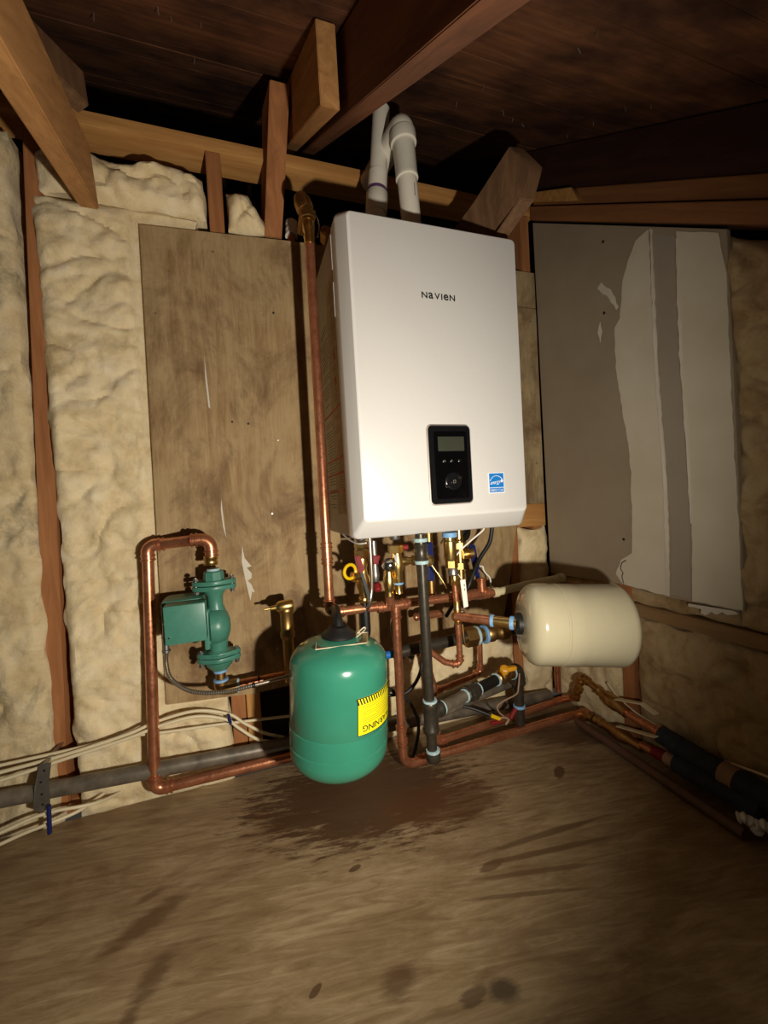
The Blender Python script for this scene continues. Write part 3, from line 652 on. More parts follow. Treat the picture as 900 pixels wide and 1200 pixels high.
# ------------------------------------------------------------------ plumbing helpers
def ringbead(bm, p, dirn, r, t=0.0022, w_=0.005):
    d = V(dirn).normalized(); lathe(bm, [(r, -w_ / 2), (r + t, -w_ / 4), (r + t, w_ / 4), (r, w_ / 2)], V(p), d, 20)
def elbow(parent, corner, da, db, r, leg, rad=None, name='elbow', mat='copper'):
    c = V(corner); da, db = V(da).normalized(), V(db).normalized(); bm = B()
    tube(bm, fillet([c + da * leg, c, c + db * leg], rad or leg * 0.62, 8), r * 1.13, 20)
    for dd in (da, db):
        ringbead(bm, c + dd * (leg - 0.003), dd, r * 1.13); ringbead(bm, c + dd * (leg - 0.014), dd, r * 1.13)
    return obj(name, bm, mat, parent)
def coupling(parent, p, d, r, L, mat='copper', name='coupling'):
    d = V(d).normalized(); p = V(p); bm = B(); cyl(bm, p - d * L / 2, p + d * L / 2, r * 1.13, 20, 0.0008)
    for s in (-1, 1): ringbead(bm, p + d * s * (L / 2 - 0.003), d, r * 1.13); ringbead(bm, p + d * s * (L / 2 - 0.013), d, r * 1.13)
    return obj(name, bm, mat, parent)
def seal(parent, p, d, r, w_=0.006, mat='tape', name='sealant_ring'):
    d = V(d).normalized(); p = V(p); bm = B(); n = 24
    lathe(bm, [(r * 0.8, -w_ / 2), (r + 0.0012, -w_ / 2 * .8), (r + 0.0018, 0), (r + 0.001, w_ / 2 * .8), (r * .8, w_ / 2)], p, d, 24)
    return obj(name, bm, mat, parent)
def run(parent, pts, r, name='pipe', mat='copper', rad=0.03, seg=20):
    bm = B(); tube(bm, fillet(pts, rad) if len(pts) > 2 else pts, r, seg); return obj(name, bm, mat, parent)
def nut(parent, p, d, r, L, mat='brass', name='hex_nut'):
    d = V(d).normalized(); p = V(p); bm = B(); hexn(bm, p - d * L / 2, p + d * L / 2, r); return obj(name, bm, mat, parent, smooth=False)
def brassbody(parent, p, d, prof, mat='brass', name='valve_body'):
    bm = B(); lathe(bm, prof, p, d, 22); return obj(name, bm, mat, parent)
UP = V((0, 0, 1)); XP = V((1, 0, 0)); YP = V((0, 1, 0))

# ---- riser left of the heater, running into the horizontal line
rs = thing('copper_pipe', (0.178, 1.0, -0.275), 'tall copper riser left of the heater with elbow above the green tank', 'pipe')
rb = V((0.176, 1.0, -0.277)); rt_ = V((0.184, 1.012, 0.665))
run(rs, [rb + UP * 0.02, rt_], 0.0118)
coupling(rs, rb.lerp(rt_, 0.16), rt_ - rb, 0.0118, 0.055)
elbow(rs, rb, UP, XP, 0.0118, 0.036)
hz = V((0.60, 1.0, -0.284))
run(rs, [rb + XP * 0.02, hz], 0.0118, 'pipe')
bm = B(); cyl(bm, (0.302, 1.0, -0.280), (0.384, 1.0, -0.283), 0.0134, 20, .001)
for x in (0.303, 0.315, 0.372, 0.384): ringbead(bm, (x, 1.0, -0.281), XP, 0.0134)
cyl(bm, (0.352, 1.0, -0.282), (0.352, 1.0, -0.318), 0.0134, 20); ringbead(bm, (0.352, 1.0, -0.314), UP, 0.0134)
obj('tee', bm, 'copper', rs)
bm = B(); cyl(bm, (0.560, 1.0, -0.284), (0.640, 1.0, -0.286), 0.0134, 20, .001)
for x in (0.562, 0.575, 0.625, 0.637): ringbead(bm, (x, 1.0, -0.285), XP, 0.0134)
cyl(bm, (0.618, 1.0, -0.285), (0.618, 1.0, -0.24), 0.0125, 20); ringbead(bm, (0.618, 1.0, -0.246), UP, 0.0125)
obj('tee', bm, 'copper', rs)
run(rs, [(0.600, 1.0, -0.285), (0.655, 1.0, -0.287)], 0.0118)
bm = B(); cyl(bm, (0.655, 1.0, -0.287), (0.672, 1.0, -0.287), 0.0142, 20, .001); obj('coupling', bm, 'cpvc', rs)
cv = thing('plastic_pipe', (0.76, 1.0, -0.30), 'ivory plastic pipe running from the copper line behind the cream tank', 'pipe')
run(cv, [(0.672, 1.0, -0.287), (0.80, 1.02, -0.283), (0.93, 1.04, -0.283)], 0.0112, mat='cpvc')
bm = B(); cyl(bm, (0.92, 1.038, -0.283), (0.945, 1.042, -0.283), 0.0135, 20); obj('coupling', bm, 'cpvc', cv)

# valve on top of the riser
tv = thing('brass_valve', (0.184, 1.02, 0.665), 'brass valve at the top of the tall copper riser', 'valve')
brassbody(tv, rt_ - UP * 0.02, UP, [(0.0125, 0), (0.0140, 0.004), (0.0125, 0.01), (0.0145, 0.018), (0.0125, 0.026), (0.0155, 0.036), (0.0155, 0.052), (0.0125, 0.06)])
nut(tv, rt_ + UP * 0.052, UP, 0.020, 0.018, 'brass_dull')
brassbody(tv, rt_ + V((-0.004, 0.0, 0.062)), V((-0.25, 0.3, 1)), [(0.019, 0), (0.022, 0.008), (0.021, 0.03), (0.016, 0.045), (0.010, 0.052)], 'brass_dull')
bm = B(); tube(bm, spline([rt_ + V((0.02, -0.004, 0.0)), rt_ + V((0.026, -0.004, 0.03)), rt_ + V((0.016, -0.004, 0.06))]), 0.0018, 6); obj('seal_wire', bm, 'chrome', tv)
run(tv, [rt_ + V((-0.004, 0.01, 0.085)), rt_ + V((0.0, 0.12, 0.09))], 0.011, 'pipe', 'brass_dull')
brassbody(tv, rt_ + V((0.055, 0.05, 0.045)), V((0, -1, 0.2)), [(0.014, -0.02), (0.017, 0), (0.017, 0.012), (0.012, 0.016)], 'brass_dull', 'outlet')
wf = thing('pipe_fitting', (0.145, 1.20, 0.775), 'small ribbed white pipe fitting in the dark behind the riser', 'pipe fitting')
bm = B(); lathe(bm, [(0.018, 0), (0.018, 0.008), (0.015, 0.010), (0.018, 0.016), (0.018, 0.026), (0.015, 0.03), (0.018, 0.036), (0.018, 0.048), (0.013, 0.05)], (0.168, 1.215, 0.79), (0.1, 0.2, 1), 20); obj('body', bm, 'pvc', wf)
run(wf, [(0.168, 1.215, 0.66), (0.168, 1.215, 0.80)], 0.011, 'pipe', 'copper')

# ---- copper drop and floor line
fp = thing('copper_pipe', (0.70, 1.02, -0.735), 'front copper floor pipe dropping beside the dark vertical pipe and running right', 'pipe')
run(fp, [(0.352, 1.0, -0.312), (0.349, 1.0, -0.650)], 0.0115)
coupling(fp, (0.349, 1.0, -0.632), UP, 0.0115, 0.05)
run(fp, [(0.349, 1.0, -0.650), (0.350, 1.0, -0.722), (0.47, 1.018, -0.722)], 0.0122, 'sweep', rad=0.045)
coupling(fp, (0.405, 1.009, -0.722), (1, .12, 0), 0.0112, 0.03)
run(fp, [(0.41, 1.01, -0.722), (0.99, 1.016, -0.722)], 0.0118)
fp2 = thing('copper_pipe', (0.75, 1.08, -0.735), 'rear copper floor pipe, second of the pair on the floor', 'pipe')
elbow(fp2, (0.478, 1.066, -0.722), XP, UP, 0.0115, 0.032)
run(fp2, [(0.49, 1.066, -0.722), (1.0, 1.108, -0.722)], 0.0118)
run(fp2, [(0.478, 1.066, -0.70), (0.478, 1.066, -0.55), (0.478, 1.15, -0.45)], 0.0115)
vp = thing('copper_pipe', (0.983, 1.125, -0.70), 'short upright copper pipe below the cream tank in the corner', 'pipe')
run(vp, [(0.984, 1.13, -0.705), (0.986, 1.13, -0.30)], 0.0105)

# ---- small copper with sweat elbows behind the gas pipe
sc_ = thing('copper_pipe', (0.60, 1.1, -0.6), 'thin copper pipe low behind the grey branch pipe', 'pipe')
run(sc_, [(0.505, 1.1, -0.588), (0.625, 1.1, -0.572), (0.640, 1.1, -0.568)], 0.0080)
elbow(sc_, (0.660, 1.1, -0.562), -XP, UP, 0.0080, 0.024)
run(sc_, [(0.661, 1.1, -0.545), (0.664, 1.1, -0.432)], 0.0080)
coupling(sc_, (0.512, 1.1, -0.587), XP, 0.008, 0.022)

# ---- pump loop
pl = thing('copper_pipe', (-0.25, 1.1, -0.68), 'square copper loop pipe left of the green pump reaching the floor', 'pipe')
r = 0.0136; c1 = V((-0.250, 1.145, -0.080)); c2 = V((-0.268, 1.128, -0.692)); c3 = V((0.20, 1.10, -0.680)); c0 = V((-0.101, 1.10, -0.073))
run(pl, [c1 - UP * 0.03, c2 + UP * 0.03], r); elbow(pl, c1, -UP, XP, r, 0.040); elbow(pl, c2, UP, XP, r, 0.040)
run(pl, [c2 + XP * 0.03, c3], r); run(pl, [c1 + XP * 0.03, c0 - XP * 0.03], r)
elbow(pl, c0 + V((0.002, 0, 0.0)), -XP, -UP, r, 0.046)
brassbody(pl, c0 - UP * 0.066, UP, [(0.0165, 0), (0.018, 0.003), (0.0165, 0.006), (0.0165, 0.012), (0.0185, 0.015), (0.0165, 0.018), (0.0165, 0.024)], 'brass', 'adapter')

# ---- circulator pump
pu = thing('circulator_pump', (-0.092, 1.08, -0.385), 'green cast-iron circulator pump with box motor on the copper loop', 'pump')
PX, PY = -0.097, 1.100
def flange(z0, z1, tilt=0.0):
    bm = B(); loops = []
    for z, k in ((z0, .97), (z0 + 0.0015, 1.0), (z1 - 0.0015, 1.0), (z1, .97)):
        lp = []
        for i in range(32):
            a = 2 * math.pi * i / 32; ca, sa = math.cos(a), math.sin(a)
            rx = (abs(ca) ** 1.0) * 0.052 * (1 if ca > 0 else -1); ry = sa * 0.030
            rx = ca * 0.052; ry = sa * (0.030 - 0.010 * abs(ca))
            lp.append(V((PX + rx * k, PY + ry * k, z + rx * tilt)))
        loops.append(lp)
    return loft(loops)
TZ, BZ = -0.188, -0.385
obj('flange', flange(TZ - 0.001, TZ + 0.010), 'green', pu); obj('flange', flange(TZ - 0.014, TZ - 0.003), 'green', pu)
obj('flange', flange(BZ + 0.014, BZ + 0.025), 'green', pu); obj('flange', flange(BZ + 0.001, BZ + 0.012), 'green', pu)
bm = B(); lathe(bm, [(0.024, 0), (0.025, 0.003), (0.024, 0.022), (0.021, 0.025)], (PX, PY, TZ + 0.009), UP, 8); obj('hub', bm, 'green', pu, smooth=False)
bm = B(); lathe(bm, [(0.019, 0), (0.030, 0.012), (0.036, 0.024)], (PX, PY, BZ - 0.022), UP, 28); obj('hub', bm, 'green', pu)
zz = [TZ - 0.01, TZ - 0.03, TZ - 0.055, TZ - 0.075, TZ - 0.10, TZ - 0.125, TZ - 0.15, BZ + 0.03, BZ + 0.02]
cc = [(0, 0.030), (0, 0.0185), (0.000, 0.0180), (0.002, 0.023), (0.003, 0.026), (0.003, 0.026), (0.001, 0.022), (0.0, 0.021), (0, 0.032)]
bm = B(); tube(bm, [V((PX + a, PY, z)) for z, (a, _) in zip(zz, cc)], 0.02, 28, rf=lambda i: cc[i][1]); obj('volute', bm, 'green', pu)
bm = B(); lathe(bm, [(0.030, -0.016), (0.043, -0.012), (0.0455, 0.0), (0.0450, 0.010), (0.040, 0.022), (0.030, 0.031), (0.014, 0.036), (0, 0.037)], (PX - 0.004, PY - 0.004, TZ - 0.105), (1, 0.12, 0), 32); obj('scroll', bm, 'green', pu)
bm = B(); box(bm, (PX - 0.026, PY - 0.052, TZ - 0.150), (PX - 0.014, PY + 0.045, TZ - 0.056), 0.004); obj('motor_flange', bm, 'green', pu)
for y, z in ((-0.048, -0.057), (-0.048, -0.134), (0.036, -0.057), (0.036, -0.134)):
    bm = B(); lathe(bm, [(0.005, 0), (0.005, 0.006), (0.0, 0.009)], (PX - 0.018, PY + y + 0.003, TZ + z), XP, 8); obj('bolt', bm, 'green', pu)
bm = B(); box(bm, (PX - 0.118, PY - 0.040, TZ - 0.118), (PX - 0.024, PY + 0.045, TZ - 0.022), 0.012); obj('motor', bm, 'green', pu)
bm = B(); box(bm, (PX - 0.104, PY - 0.084, TZ - 0.116), (PX - 0.016, PY - 0.038, TZ - 0.026), 0.004); tb = obj('terminal_box', bm, 'green', pu)
bm = B(); lathe(bm, [(0.0028, 0), (0.0022, 0.0015), (0, 0.002)], (PX - 0.095, PY - 0.084, TZ - 0.098), -YP, 10); obj('screw', bm, 'chrome', tb)
for z in (TZ, BZ + 0.013):
    for s in (-1, 1):
        bm = B(); p = V((PX + s * 0.042, PY - 0.004, z))
        cyl(bm, p - UP * 0.024, p + UP * 0.020, 0.0032, 10); hexn(bm, p + UP * 0.011, p + UP * 0.018, 0.0068); hexn(bm, p - UP * 0.022, p - UP * 0.015, 0.0068)
        obj('bolt', bm, 'galv', pu, smooth=False)
seal(pu, (PX, PY, TZ + 0.036), UP, 0.0145, 0.008, 'paste')
# pump outlet: nipple, street elbow and pipe to the right
po = thing('brass_pipe', (-0.03, 1.09, -0.46), 'bronze elbow and pipe leaving the bottom of the green pump', 'pipe')
run(po, [(PX, PY, BZ - 0.022), (PX, PY, BZ - 0.066)], 0.0125, mat='brass_dull', name='nipple')
seal(po, (PX, PY, BZ - 0.026), UP, 0.015, 0.008); seal(po, (PX, PY, BZ - 0.050), UP, 0.0165, 0.007)
zc = BZ - 0.073
bm = B(); tube(bm, fillet([(PX, PY, BZ - 0.048), (PX, PY, zc), (PX + 0.038, PY, zc)], 0.02), 0.0178, 22); obj('elbow', bm, 'brass_dull', po)
seal(po, (PX + 0.040, PY, zc), XP, 0.016, 0.008, 'paste')
run(po, [(PX + 0.035, PY, zc), (0.095, PY, zc + 0.004)], 0.0135, mat='copper')
bm = B(); ringbead(bm, (-0.005, PY, zc + 0.001), XP, 0.0138, 0.002, 0.006); obj('clamp', bm, 'rubber', po)
# brass drain valve standing behind the green tank
dv = thing('brass_valve', (0.078, 1.07, -0.46), 'brass drain valve catching light above the left side of the green tank', 'valve')
run(dv, [(0.074, 1.07, -0.46), (0.074, 1.07, -0.29)], 0.0145, mat='brass_dull')
brassbody(dv, (0.074, 1.07, -0.345), UP, [(0.017, 0), (0.019, 0.004), (0.019, 0.014), (0.0165, 0.018), (0.0165, 0.065), (0.019, 0.07), (0.019, 0.076), (0.0165, 0.08)], 'brass_dull')
brassbody(dv, (0.094, 1.068, -0.260), V((-1, 0, -0.04)), [(0.0, 0), (0.013, 0.002), (0.0155, 0.008), (0.0155, 0.036), (0.012, 0.042), (0.007, 0.046), (0.006, 0.058), (0.003, 0.06), (0.003, 0.074), (0.0, 0.075)], 'brass', 'hose_end')

# ---- flexible conduit from the pump
fc = thing('flexible_conduit', (-0.10, 1.02, -0.43), 'thin ridged metal conduit looping down from the pump motor box', 'conduit')
P = spline([(-0.205, 1.045, -0.325), (-0.206, 1.04, -0.35), (-0.196, 1.03, -0.385), (-0.155, 1.02, -0.418), (-0.09, 1.02, -0.434), (-0.02, 1.02, -0.432), (0.09, 1.02, -0.424)], 26)
bm = B(); tube(bm, P, 0.0042, 10, rf=lambda i: 0.0054 if i % 2 else 0.0042); obj('conduit', bm, 'steelflex', fc)
bm = B(); cyl(bm, (-0.205, 1.045, -0.328), (-0.203, 1.045, -0.258), 0.0065, 14, .001); ringbead(bm, (-0.205, 1.045, -0.322), UP, 0.0065, 0.003); ringbead(bm, (-0.204, 1.045, -0.29), UP, 0.0065, 0.003); obj('connector', bm, 'galv', fc)
bm = B(); ringbead(bm, (-0.018, 1.02, -0.4315), XP, 0.0046, 0.002, 0.008); obj('cable_tie', bm, 'rubber', fc)

# ------------------------------------------------------------------ green expansion tank
gt = thing('expansion_tank', (0.152, 0.85, -0.575), 'green expansion tank with yellow warning label hanging by the copper riser', 'tank')
gb = V((0.149, 0.852, -0.577)); gtp = V((0.166, 0.852, -0.285)); ga = (gtp - gb).normalized(); GL = (gtp - gb).length; GR = 0.105
prof = [(0, 0)]
for k in range(1, 9): a = R(90 * k / 8); prof.append((GR * math.sin(a), 0.055 * (1 - math.cos(a)) ** 1.0))
prof += [(GR, 0.06), (GR, 0.072), (GR - 0.0022, 0.0740), (GR - 0.0022, 0.0765), (GR + 0.0006, 0.0785), (GR + 0.0006, 0.112), (GR - 0.0010, 0.1135), (GR, 0.115), (GR, GL - 0.06)]
for k in range(1, 9): a = R(90 * k / 8); prof.append((GR * math.cos(a) if k < 8 else 0.02, GL - 0.055 + 0.055 * math.sin(a)))
bm = B(); lathe(bm, prof, gb, ga, 64); obj('shell', bm, 'tankgreen', gt)
bm = B(); lathe(bm, [(0.036, 0), (0.038, 0.004), (0.035, 0.010), (0.026, 0.015), (0.022, 0.022), (0.020, 0.024)], gtp - ga * 0.006, ga, 28); obj('neck', bm, 'rubber', gt, label='black neck collar')
bm = B(); lathe(bm, [(0.012, 0), (0.012, 0.007), (0.008, 0.009)], gb - ga * 0.007, ga, 16); obj('air_valve', bm, 'rubber', gt)
# hang card on the dome
c = gtp - ga * 0.010
q = [c + V((-0.058, -0.050, 0.002)), c + V((0.048, -0.054, -0.001)), c + V((0.068, 0.008, -0.001)), c + V((-0.045, 0.02, 0.004))]
bm = B(); prism(bm, q, (0, 0, 0.0012)); obj('hang_card', bm, 'clear', gt, smooth=False)
bm = B(); tube(bm, [p + V((0, 0, 0.0016)) for p in q] + [q[0] + V((0, 0, 0.0016))], 0.0009, 5); obj('card_edge', bm, 'cable', gt)
bm = B(); tube(bm, spline([c + V((0.035, -0.02, 0.004)), c + V((0.05, -0.035, 0.022)), c + V((0.046, -0.044, 0.030)), c + V((0.034, -0.035, 0.018))]), 0.0014, 6); obj('tag_loop', bm, 'cable', gt)
# connection up to the riser elbow
gx = thing('tank_nipple', (0.17, 0.9, -0.26), 'dark short nipple joining the green tank to the copper elbow', 'pipe fitting')
run(gx, [gtp + ga * 0.014, gtp + ga * 0.034 + V((0, 0.012, 0)), (0.178, 0.94, -0.252), (0.178, 0.985, -0.268)], 0.0105, mat='rubber', name='nipple', rad=0.02)
# warning label, printed upside down, wrapped round the shell
ga_d, ga_a, ga_b = frame(ga)
def cylp(ang, h, rr): 
    e1 = V((1, 0, 0)); e1 = (e1 - ga * e1.dot(ga)).normalized(); e2 = ga.cross(e1)   # e2 ~ +y
    return gb + ga * h + e1 * (rr * math.cos(ang)) + e2 * (rr * math.sin(ang))
A_0, A_1, H0, H1 = R(-88 + 6), R(-88 + 66), 0.123, 0.196
def wrap(a0, a1, h0, h1, rr, n=16):
    bm = B(); g = [[bm.verts.new(cylp(a0 + (a1 - a0) * i / n, h, r_)) for i in range(n + 1)] for h, r_ in ((h0, rr - .001), (h0, rr), (h1, rr), (h1, rr - .001))]
    for A, B_ in zip(g, g[1:]):
        for i in range(n): bm.faces.new((A[i], A[i + 1], B_[i + 1], B_[i]))
    bm.faces.new([g[0][0], g[1][0], g[2][0], g[3][0]]); bm.faces.new([g[3][n], g[2][n], g[1][n], g[0][n]])
    return bm
wl = obj('warning_label', wrap(A_0, A_1, H0, H1, GR + 0.0012), 'yellow', gt, label='yellow warning label printed upside down')
RR = GR + 0.0016
bm = B(); hs = H1 - 0.013; n = 17
for k in range(n):
    a0 = A_0 + (A_1 - A_0) * (k + 0.15) / n; wd = (A_1 - A_0) / n * 0.5; sk = -(A_1 - A_0) / n * 0.7
    vs = [bm.verts.new(cylp(x, h, RR)) for x, h in ((a0, hs), (a0 + wd, hs), (a0 + wd + sk, H1 - 0.001), (a0 + sk, H1 - 0.001))]; bm.faces.new(vs)
obj('hazard_stripes', bm, 'ink', wl, smooth=False)
arc_len = (A_1 - A_0) * GR
def updown(margin, hbase, width):
    return lambda f, a, b, wd: cylp(A_1 - (margin + a * (width / wd if width else 1)) / GR, hbase - b, RR)
bm = text_bm('WARNING', 0.0115, updown(0.008, H0 + 0.0175, 0.092), bold=0.012); obj('lettering', bm, 'ink', wl, smooth=False, label='upside-down word WARNING')
bm = B()
for k in range(9):
    h = H0 + 0.022 + k * 0.0043; e = random.uniform(0.02, 0.25)
    a0 = A_0 + (A_1 - A_0) * (0.08 + (0.3 if k in (3, 6) else 0)); a1 = A_0 + (A_1 - A_0) * (0.93 - e * 0.3); nn = 10
    lo_ = [bm.verts.new(cylp(a0 + (a1 - a0) * i / nn, h, RR)) for i in range(nn + 1)]; hi_ = [bm.verts.new(cylp(a0 + (a1 - a0) * i / nn, h + 0.0012, RR)) for i in range(nn + 1)]
    for i in range(nn): bm.faces.new((lo_[i], lo_[i + 1], hi_[i + 1], hi_[i]))
o = obj('small_print', bm, 'inkyel', wl, smooth=False); o['kind'] = 'stuff'
bm = B(); 
for h in (H0, H1 - 0.0006):
    pts = [cylp(A_0 + (A_1 - A_0) * i / 16, h, RR - .0003) for i in range(17)]; tube(bm, pts, 0.0007, 4)
for a in (A_0, A_1): tube(bm, [cylp(a, H0, RR - .0003), cylp(a, H1, RR - .0003)], 0.0007, 4)
obj('label_border', bm, 'ink', wl, smooth=False)

# ------------------------------------------------------------------ cream expansion tank
ct = thing('expansion_tank', (0.74, 0.80, -0.43), 'cream horizontal expansion tank at the right under the drywall', 'tank')
CR = 0.0965; ca = V((0.930, -0.360, -0.058)); 
cb = V((0.605, 0.812, -0.318)); ca.normalize(); CL = 0.250
prof = [(0.02, 0)]
for k in range(1, 9): a = R(90 * k / 8); prof.append((0.02 + (CR - 0.02) * math.sin(a) ** 0.6, 0.036 * (1 - math.cos(a))))
prof += [(CR, 0.078), (CR - 0.0020, 0.0795), (CR - 0.0020, 0.082), (CR + 0.0004, 0.084), (CR + 0.0004, 0.119), (CR - 0.0006, 0.121), (CR, CL - 0.030)]
for k in range(1, 9): a = R(90 * k / 8); prof.append((CR * math.cos(a) ** 0.6 if k < 8 else 0.0, CL - 0.030 + 0.030 * math.sin(a)))
bm = B(); lathe(bm, prof, cb, ca, 64); obj('shell', bm, 'cream', ct)
bm = B(); lathe(bm, [(0.009, 0), (0.009, 0.006), (0.005, 0.008), (0.005, 0.02), (0.003, 0.022)], cb + ca * (CL - 0.002), ca, 14); obj('air_valve', bm, 'chrome', ct)
bm = B(); lathe(bm, [(0.024, -0.012), (0.026, -0.010), (0.026, 0.004)], cb, ca, 20); obj('inlet_cap', bm, 'rubber', ct, label='black inlet collar')
tf = thing('copper_pipe', (0.55, 0.86, -0.345), 'short copper feed pipe with blue sealed joints entering the cream tank', 'pipe')
e = cb - ca * 0.010; s_ = V((0.488, 0.925, -0.312)); u = (e - s_).normalized(); Lf = (e - s_).length
run(tf, [s_, s_ + u * (Lf * 0.62)], 0.0115)
seal(tf, s_ + u * (Lf * 0.62), u, 0.0140, 0.009)
run(tf, [s_ + u * (Lf * 0.62), e], 0.0125, mat='brass', name='nipple')
seal(tf, s_ + u * (Lf * 0.93), u, 0.0150, 0.011)

# ------------------------------------------------------------------ dark union line behind
ul = thing('iron_pipe', (0.55, 1.05, -0.44), 'dark horizontal iron pipe with blue sealed bronze union left of the cream tank', 'pipe')
run(ul, [(0.355, 1.05, -0.4300), (0.585, 1.05, -0.4235)], 0.0165, mat='iron')
bm = B(); cyl(bm, (0.325, 1.05, -0.432), (0.358, 1.05, -0.431), 0.0105, 18, .001); obj('sleeve', bm, 'bluesleeve', ul, label='bright blue sleeve end')
nut(ul, (0.600, 1.05, -0.423), XP, 0.030, 0.036, 'brass_dull')
seal(ul, (0.622, 1.05, -0.423), XP, 0.0270, 0.010, 'paste'); 
bm = B(); cyl(bm, (0.62, 1.05, -0.423), (0.665, 1.05, -0.424), 0.020, 20); obj('nipple', bm, 'brass_dull', ul)
seal(ul, (0.650, 1.05, -0.424), XP, 0.0265, 0.010); 
brassbody(ul, (0.656, 1.05, -0.424), V((1, 0, -0.04)), [(0.022, 0), (0.025, 0.004), (0.025, 0.022), (0.021, 0.026), (0.021, 0.044), (0.024, 0.048), (0.024, 0.072), (0.018, 0.078)], 'brass_dull', 'union')
run(ul, [(0.73, 1.05, -0.427), (0.93, 1.05, -0.433)], 0.015, mat='iron')

# ------------------------------------------------------------------ dark vertical pipe with grey branch
ip = thing('iron_pipe', (0.392, 0.9, -0.65), 'dark vertical iron pipe from the heater to the floor with a grey side branch', 'pipe')
run(ip, [(0.391, 0.9, -0.088), (0.392, 0.9, -0.63)], 0.0128, mat='iron')
bm = B(); lathe(bm, [(0.0165, 0), (0.0175, 0.004), (0.0150, 0.008), (0.0150, 0.032), (0.0175, 0.036), (0.0165, 0.040)], (0.391, 0.9, -0.152), UP, 22); obj('coupling', bm, 'iron', ip)
seal(ip, (0.391, 0.9, -0.103), UP, 0.0160, 0.010, 'paste'); seal(ip, (0.391, 0.9, -0.157), UP, 0.0160, 0.010, 'paste')
bm = B(); lathe(bm, [(0.018, 0), (0.0195, 0.003), (0.0195, 0.010), (0.0175, 0.013), (0.0175, 0.064), (0.0195, 0.067), (0.0195, 0.075), (0.018, 0.078)], (0.393, 0.9, -0.583), UP, 22)
bd = V((0.945, 0.325, 0.0)).normalized(); tb_ = V((0.393, 0.9, -0.535))
lathe(bm, [(0.0175, 0), (0.0175, 0.024), (0.0195, 0.027), (0.0195, 0.036), (0.018, 0.038)], tb_, bd, 22); obj('tee', bm, 'iron', ip)
seal(ip, (0.393, 0.9, -0.503), UP, 0.0165, 0.006, 'paste'); seal(ip, tb_ + bd * 0.04, bd, 0.0165, 0.006, 'paste')
bm = B(); lathe(bm, [(0.0165, 0), (0.0185, 0.004), (0.0185, 0.022), (0.0150, 0.028)], (0.394, 0.9, -0.655), UP, 22); obj('cap', bm, 'iron', ip)
seal(ip, (0.394, 0.9, -0.630), UP, 0.0160, 0.010, 'paste')
run(ip, [tb_ + bd * 0.03, tb_ + bd * 0.13], 0.0145, mat='greypipe')
seal(ip, tb_ + bd * 0.128, bd, 0.016, 0.006, 'paste')
bm = B(); lathe(bm, [(0.017, 0), (0.0205, 0.003), (0.0205, 0.014), (0.024, 0.016), (0.024, 0.034), (0.019, 0.036), (0.019, 0.048)], tb_ + bd * 0.13, bd, 8); obj('union', bm, 'iron', ip, smooth=False)
seal(ip, tb_ + bd * 0.182, bd, 0.016, 0.005, 'paste')
run(ip, [tb_ + bd * 0.17, tb_ + bd * 0.262], 0.0150, mat='rubber', name='nipple')
vb = tb_ + bd * 0.262
seal(ip, vb, bd, 0.017, 0.006, 'paste')
gv = thing('gas_valve', tuple(vb + V((0.02, 0.01, -0.03))), 'dull brass gas valve with amber cap between grey pipe and black elbow', 'valve')
brassbody(gv, vb, bd, [(0.017, 0), (0.020, 0.003), (0.018, 0.012), (0.016, 0.018), (0.021, 0.026), (0.021, 0.044), (0.016, 0.052), (0.018, 0.058), (0.019, 0.068)], 'brass_dull')
bm = B(); lathe(bm, [(0.008, 0), (0.008, 0.016), (0.014, 0.018), (0.014, 0.030), (0.010, 0.033), (0, 0.034)], vb + bd * 0.034 + V((-.004, -0.008, 0.006)), V((-0.15, -0.5, 1)), 7); obj('cap', bm, 'orange', gv, smooth=False, label='amber valve cap')
bm = B(); box(bm, tuple(vb + bd * 0.034 + V((-0.003, -0.032, 0.024))), tuple(vb + bd * 0.034 + V((0.026, -0.016, 0.036))), 0.003); obj('lever', bm, 'orange', gv)
ge = thing('iron_elbow', tuple(vb + bd * 0.10 + V((0, 0, -0.08))), 'black iron elbow turning down right of the amber-capped valve', 'pipe')
p_ = vb + bd * 0.068; cr_ = vb + bd * 0.105
bm = B(); tube(bm, fillet([p_, cr_, cr_ - UP * 0.045], 0.028, 8), 0.020, 22); obj('elbow', bm, 'iron', ge)
seal(ge, p_ + bd * 0.004, bd, 0.0205, 0.006, 'paste')
bm = B(); ringbead(bm, cr_ - UP * 0.042, UP, 0.020, 0.0025, 0.012); obj('collar', bm, 'iron', ge)
run(ge, [cr_ - UP * 0.04, cr_ - UP * 0.17], 0.0150, mat='iron'); seal(ge, cr_ - UP * 0.115, UP, 0.0165, 0.010)

# ------------------------------------------------------------------ long old grey pipe on the back wall
lg = thing('grey_pipe', (0.1, 1.13, -0.68), 'long dark grey pipe low along the back wall, hung by a metal strap', 'pipe')
run(lg, [(-0.72, 1.135, -0.622), (0.95, 1.135, -0.712)], 0.0185, mat='greypipe', seg=24)
ss = thing('pipe_strap', (-0.49, 1.12, -0.66), 'perforated metal hanger strap on the long grey pipe', 'strap')
bm = B(); prism(bm, [(-0.492, 1.1135, -0.560), (-0.470, 1.1135, -0.560), (-0.476, 1.1125, -0.60), (-0.478, 1.1125, -0.655), (-0.492, 1.1135, -0.672), (-0.510, 1.1125, -0.660), (-0.505, 1.1125, -0.61)], (0, 0.0012, 0)); obj('band', bm, 'galv', ss, smooth=False)
for z in (-0.575, -0.60, -0.628, -0.652):
    bm = B(); lathe(bm, [(0.0028, 0), (0.0028, 0.0006)], (-0.484 - 0.008 * (z < -.59), 1.1128, z), (0, -1, 0), 10); obj('hole', bm, 'ink', ss)
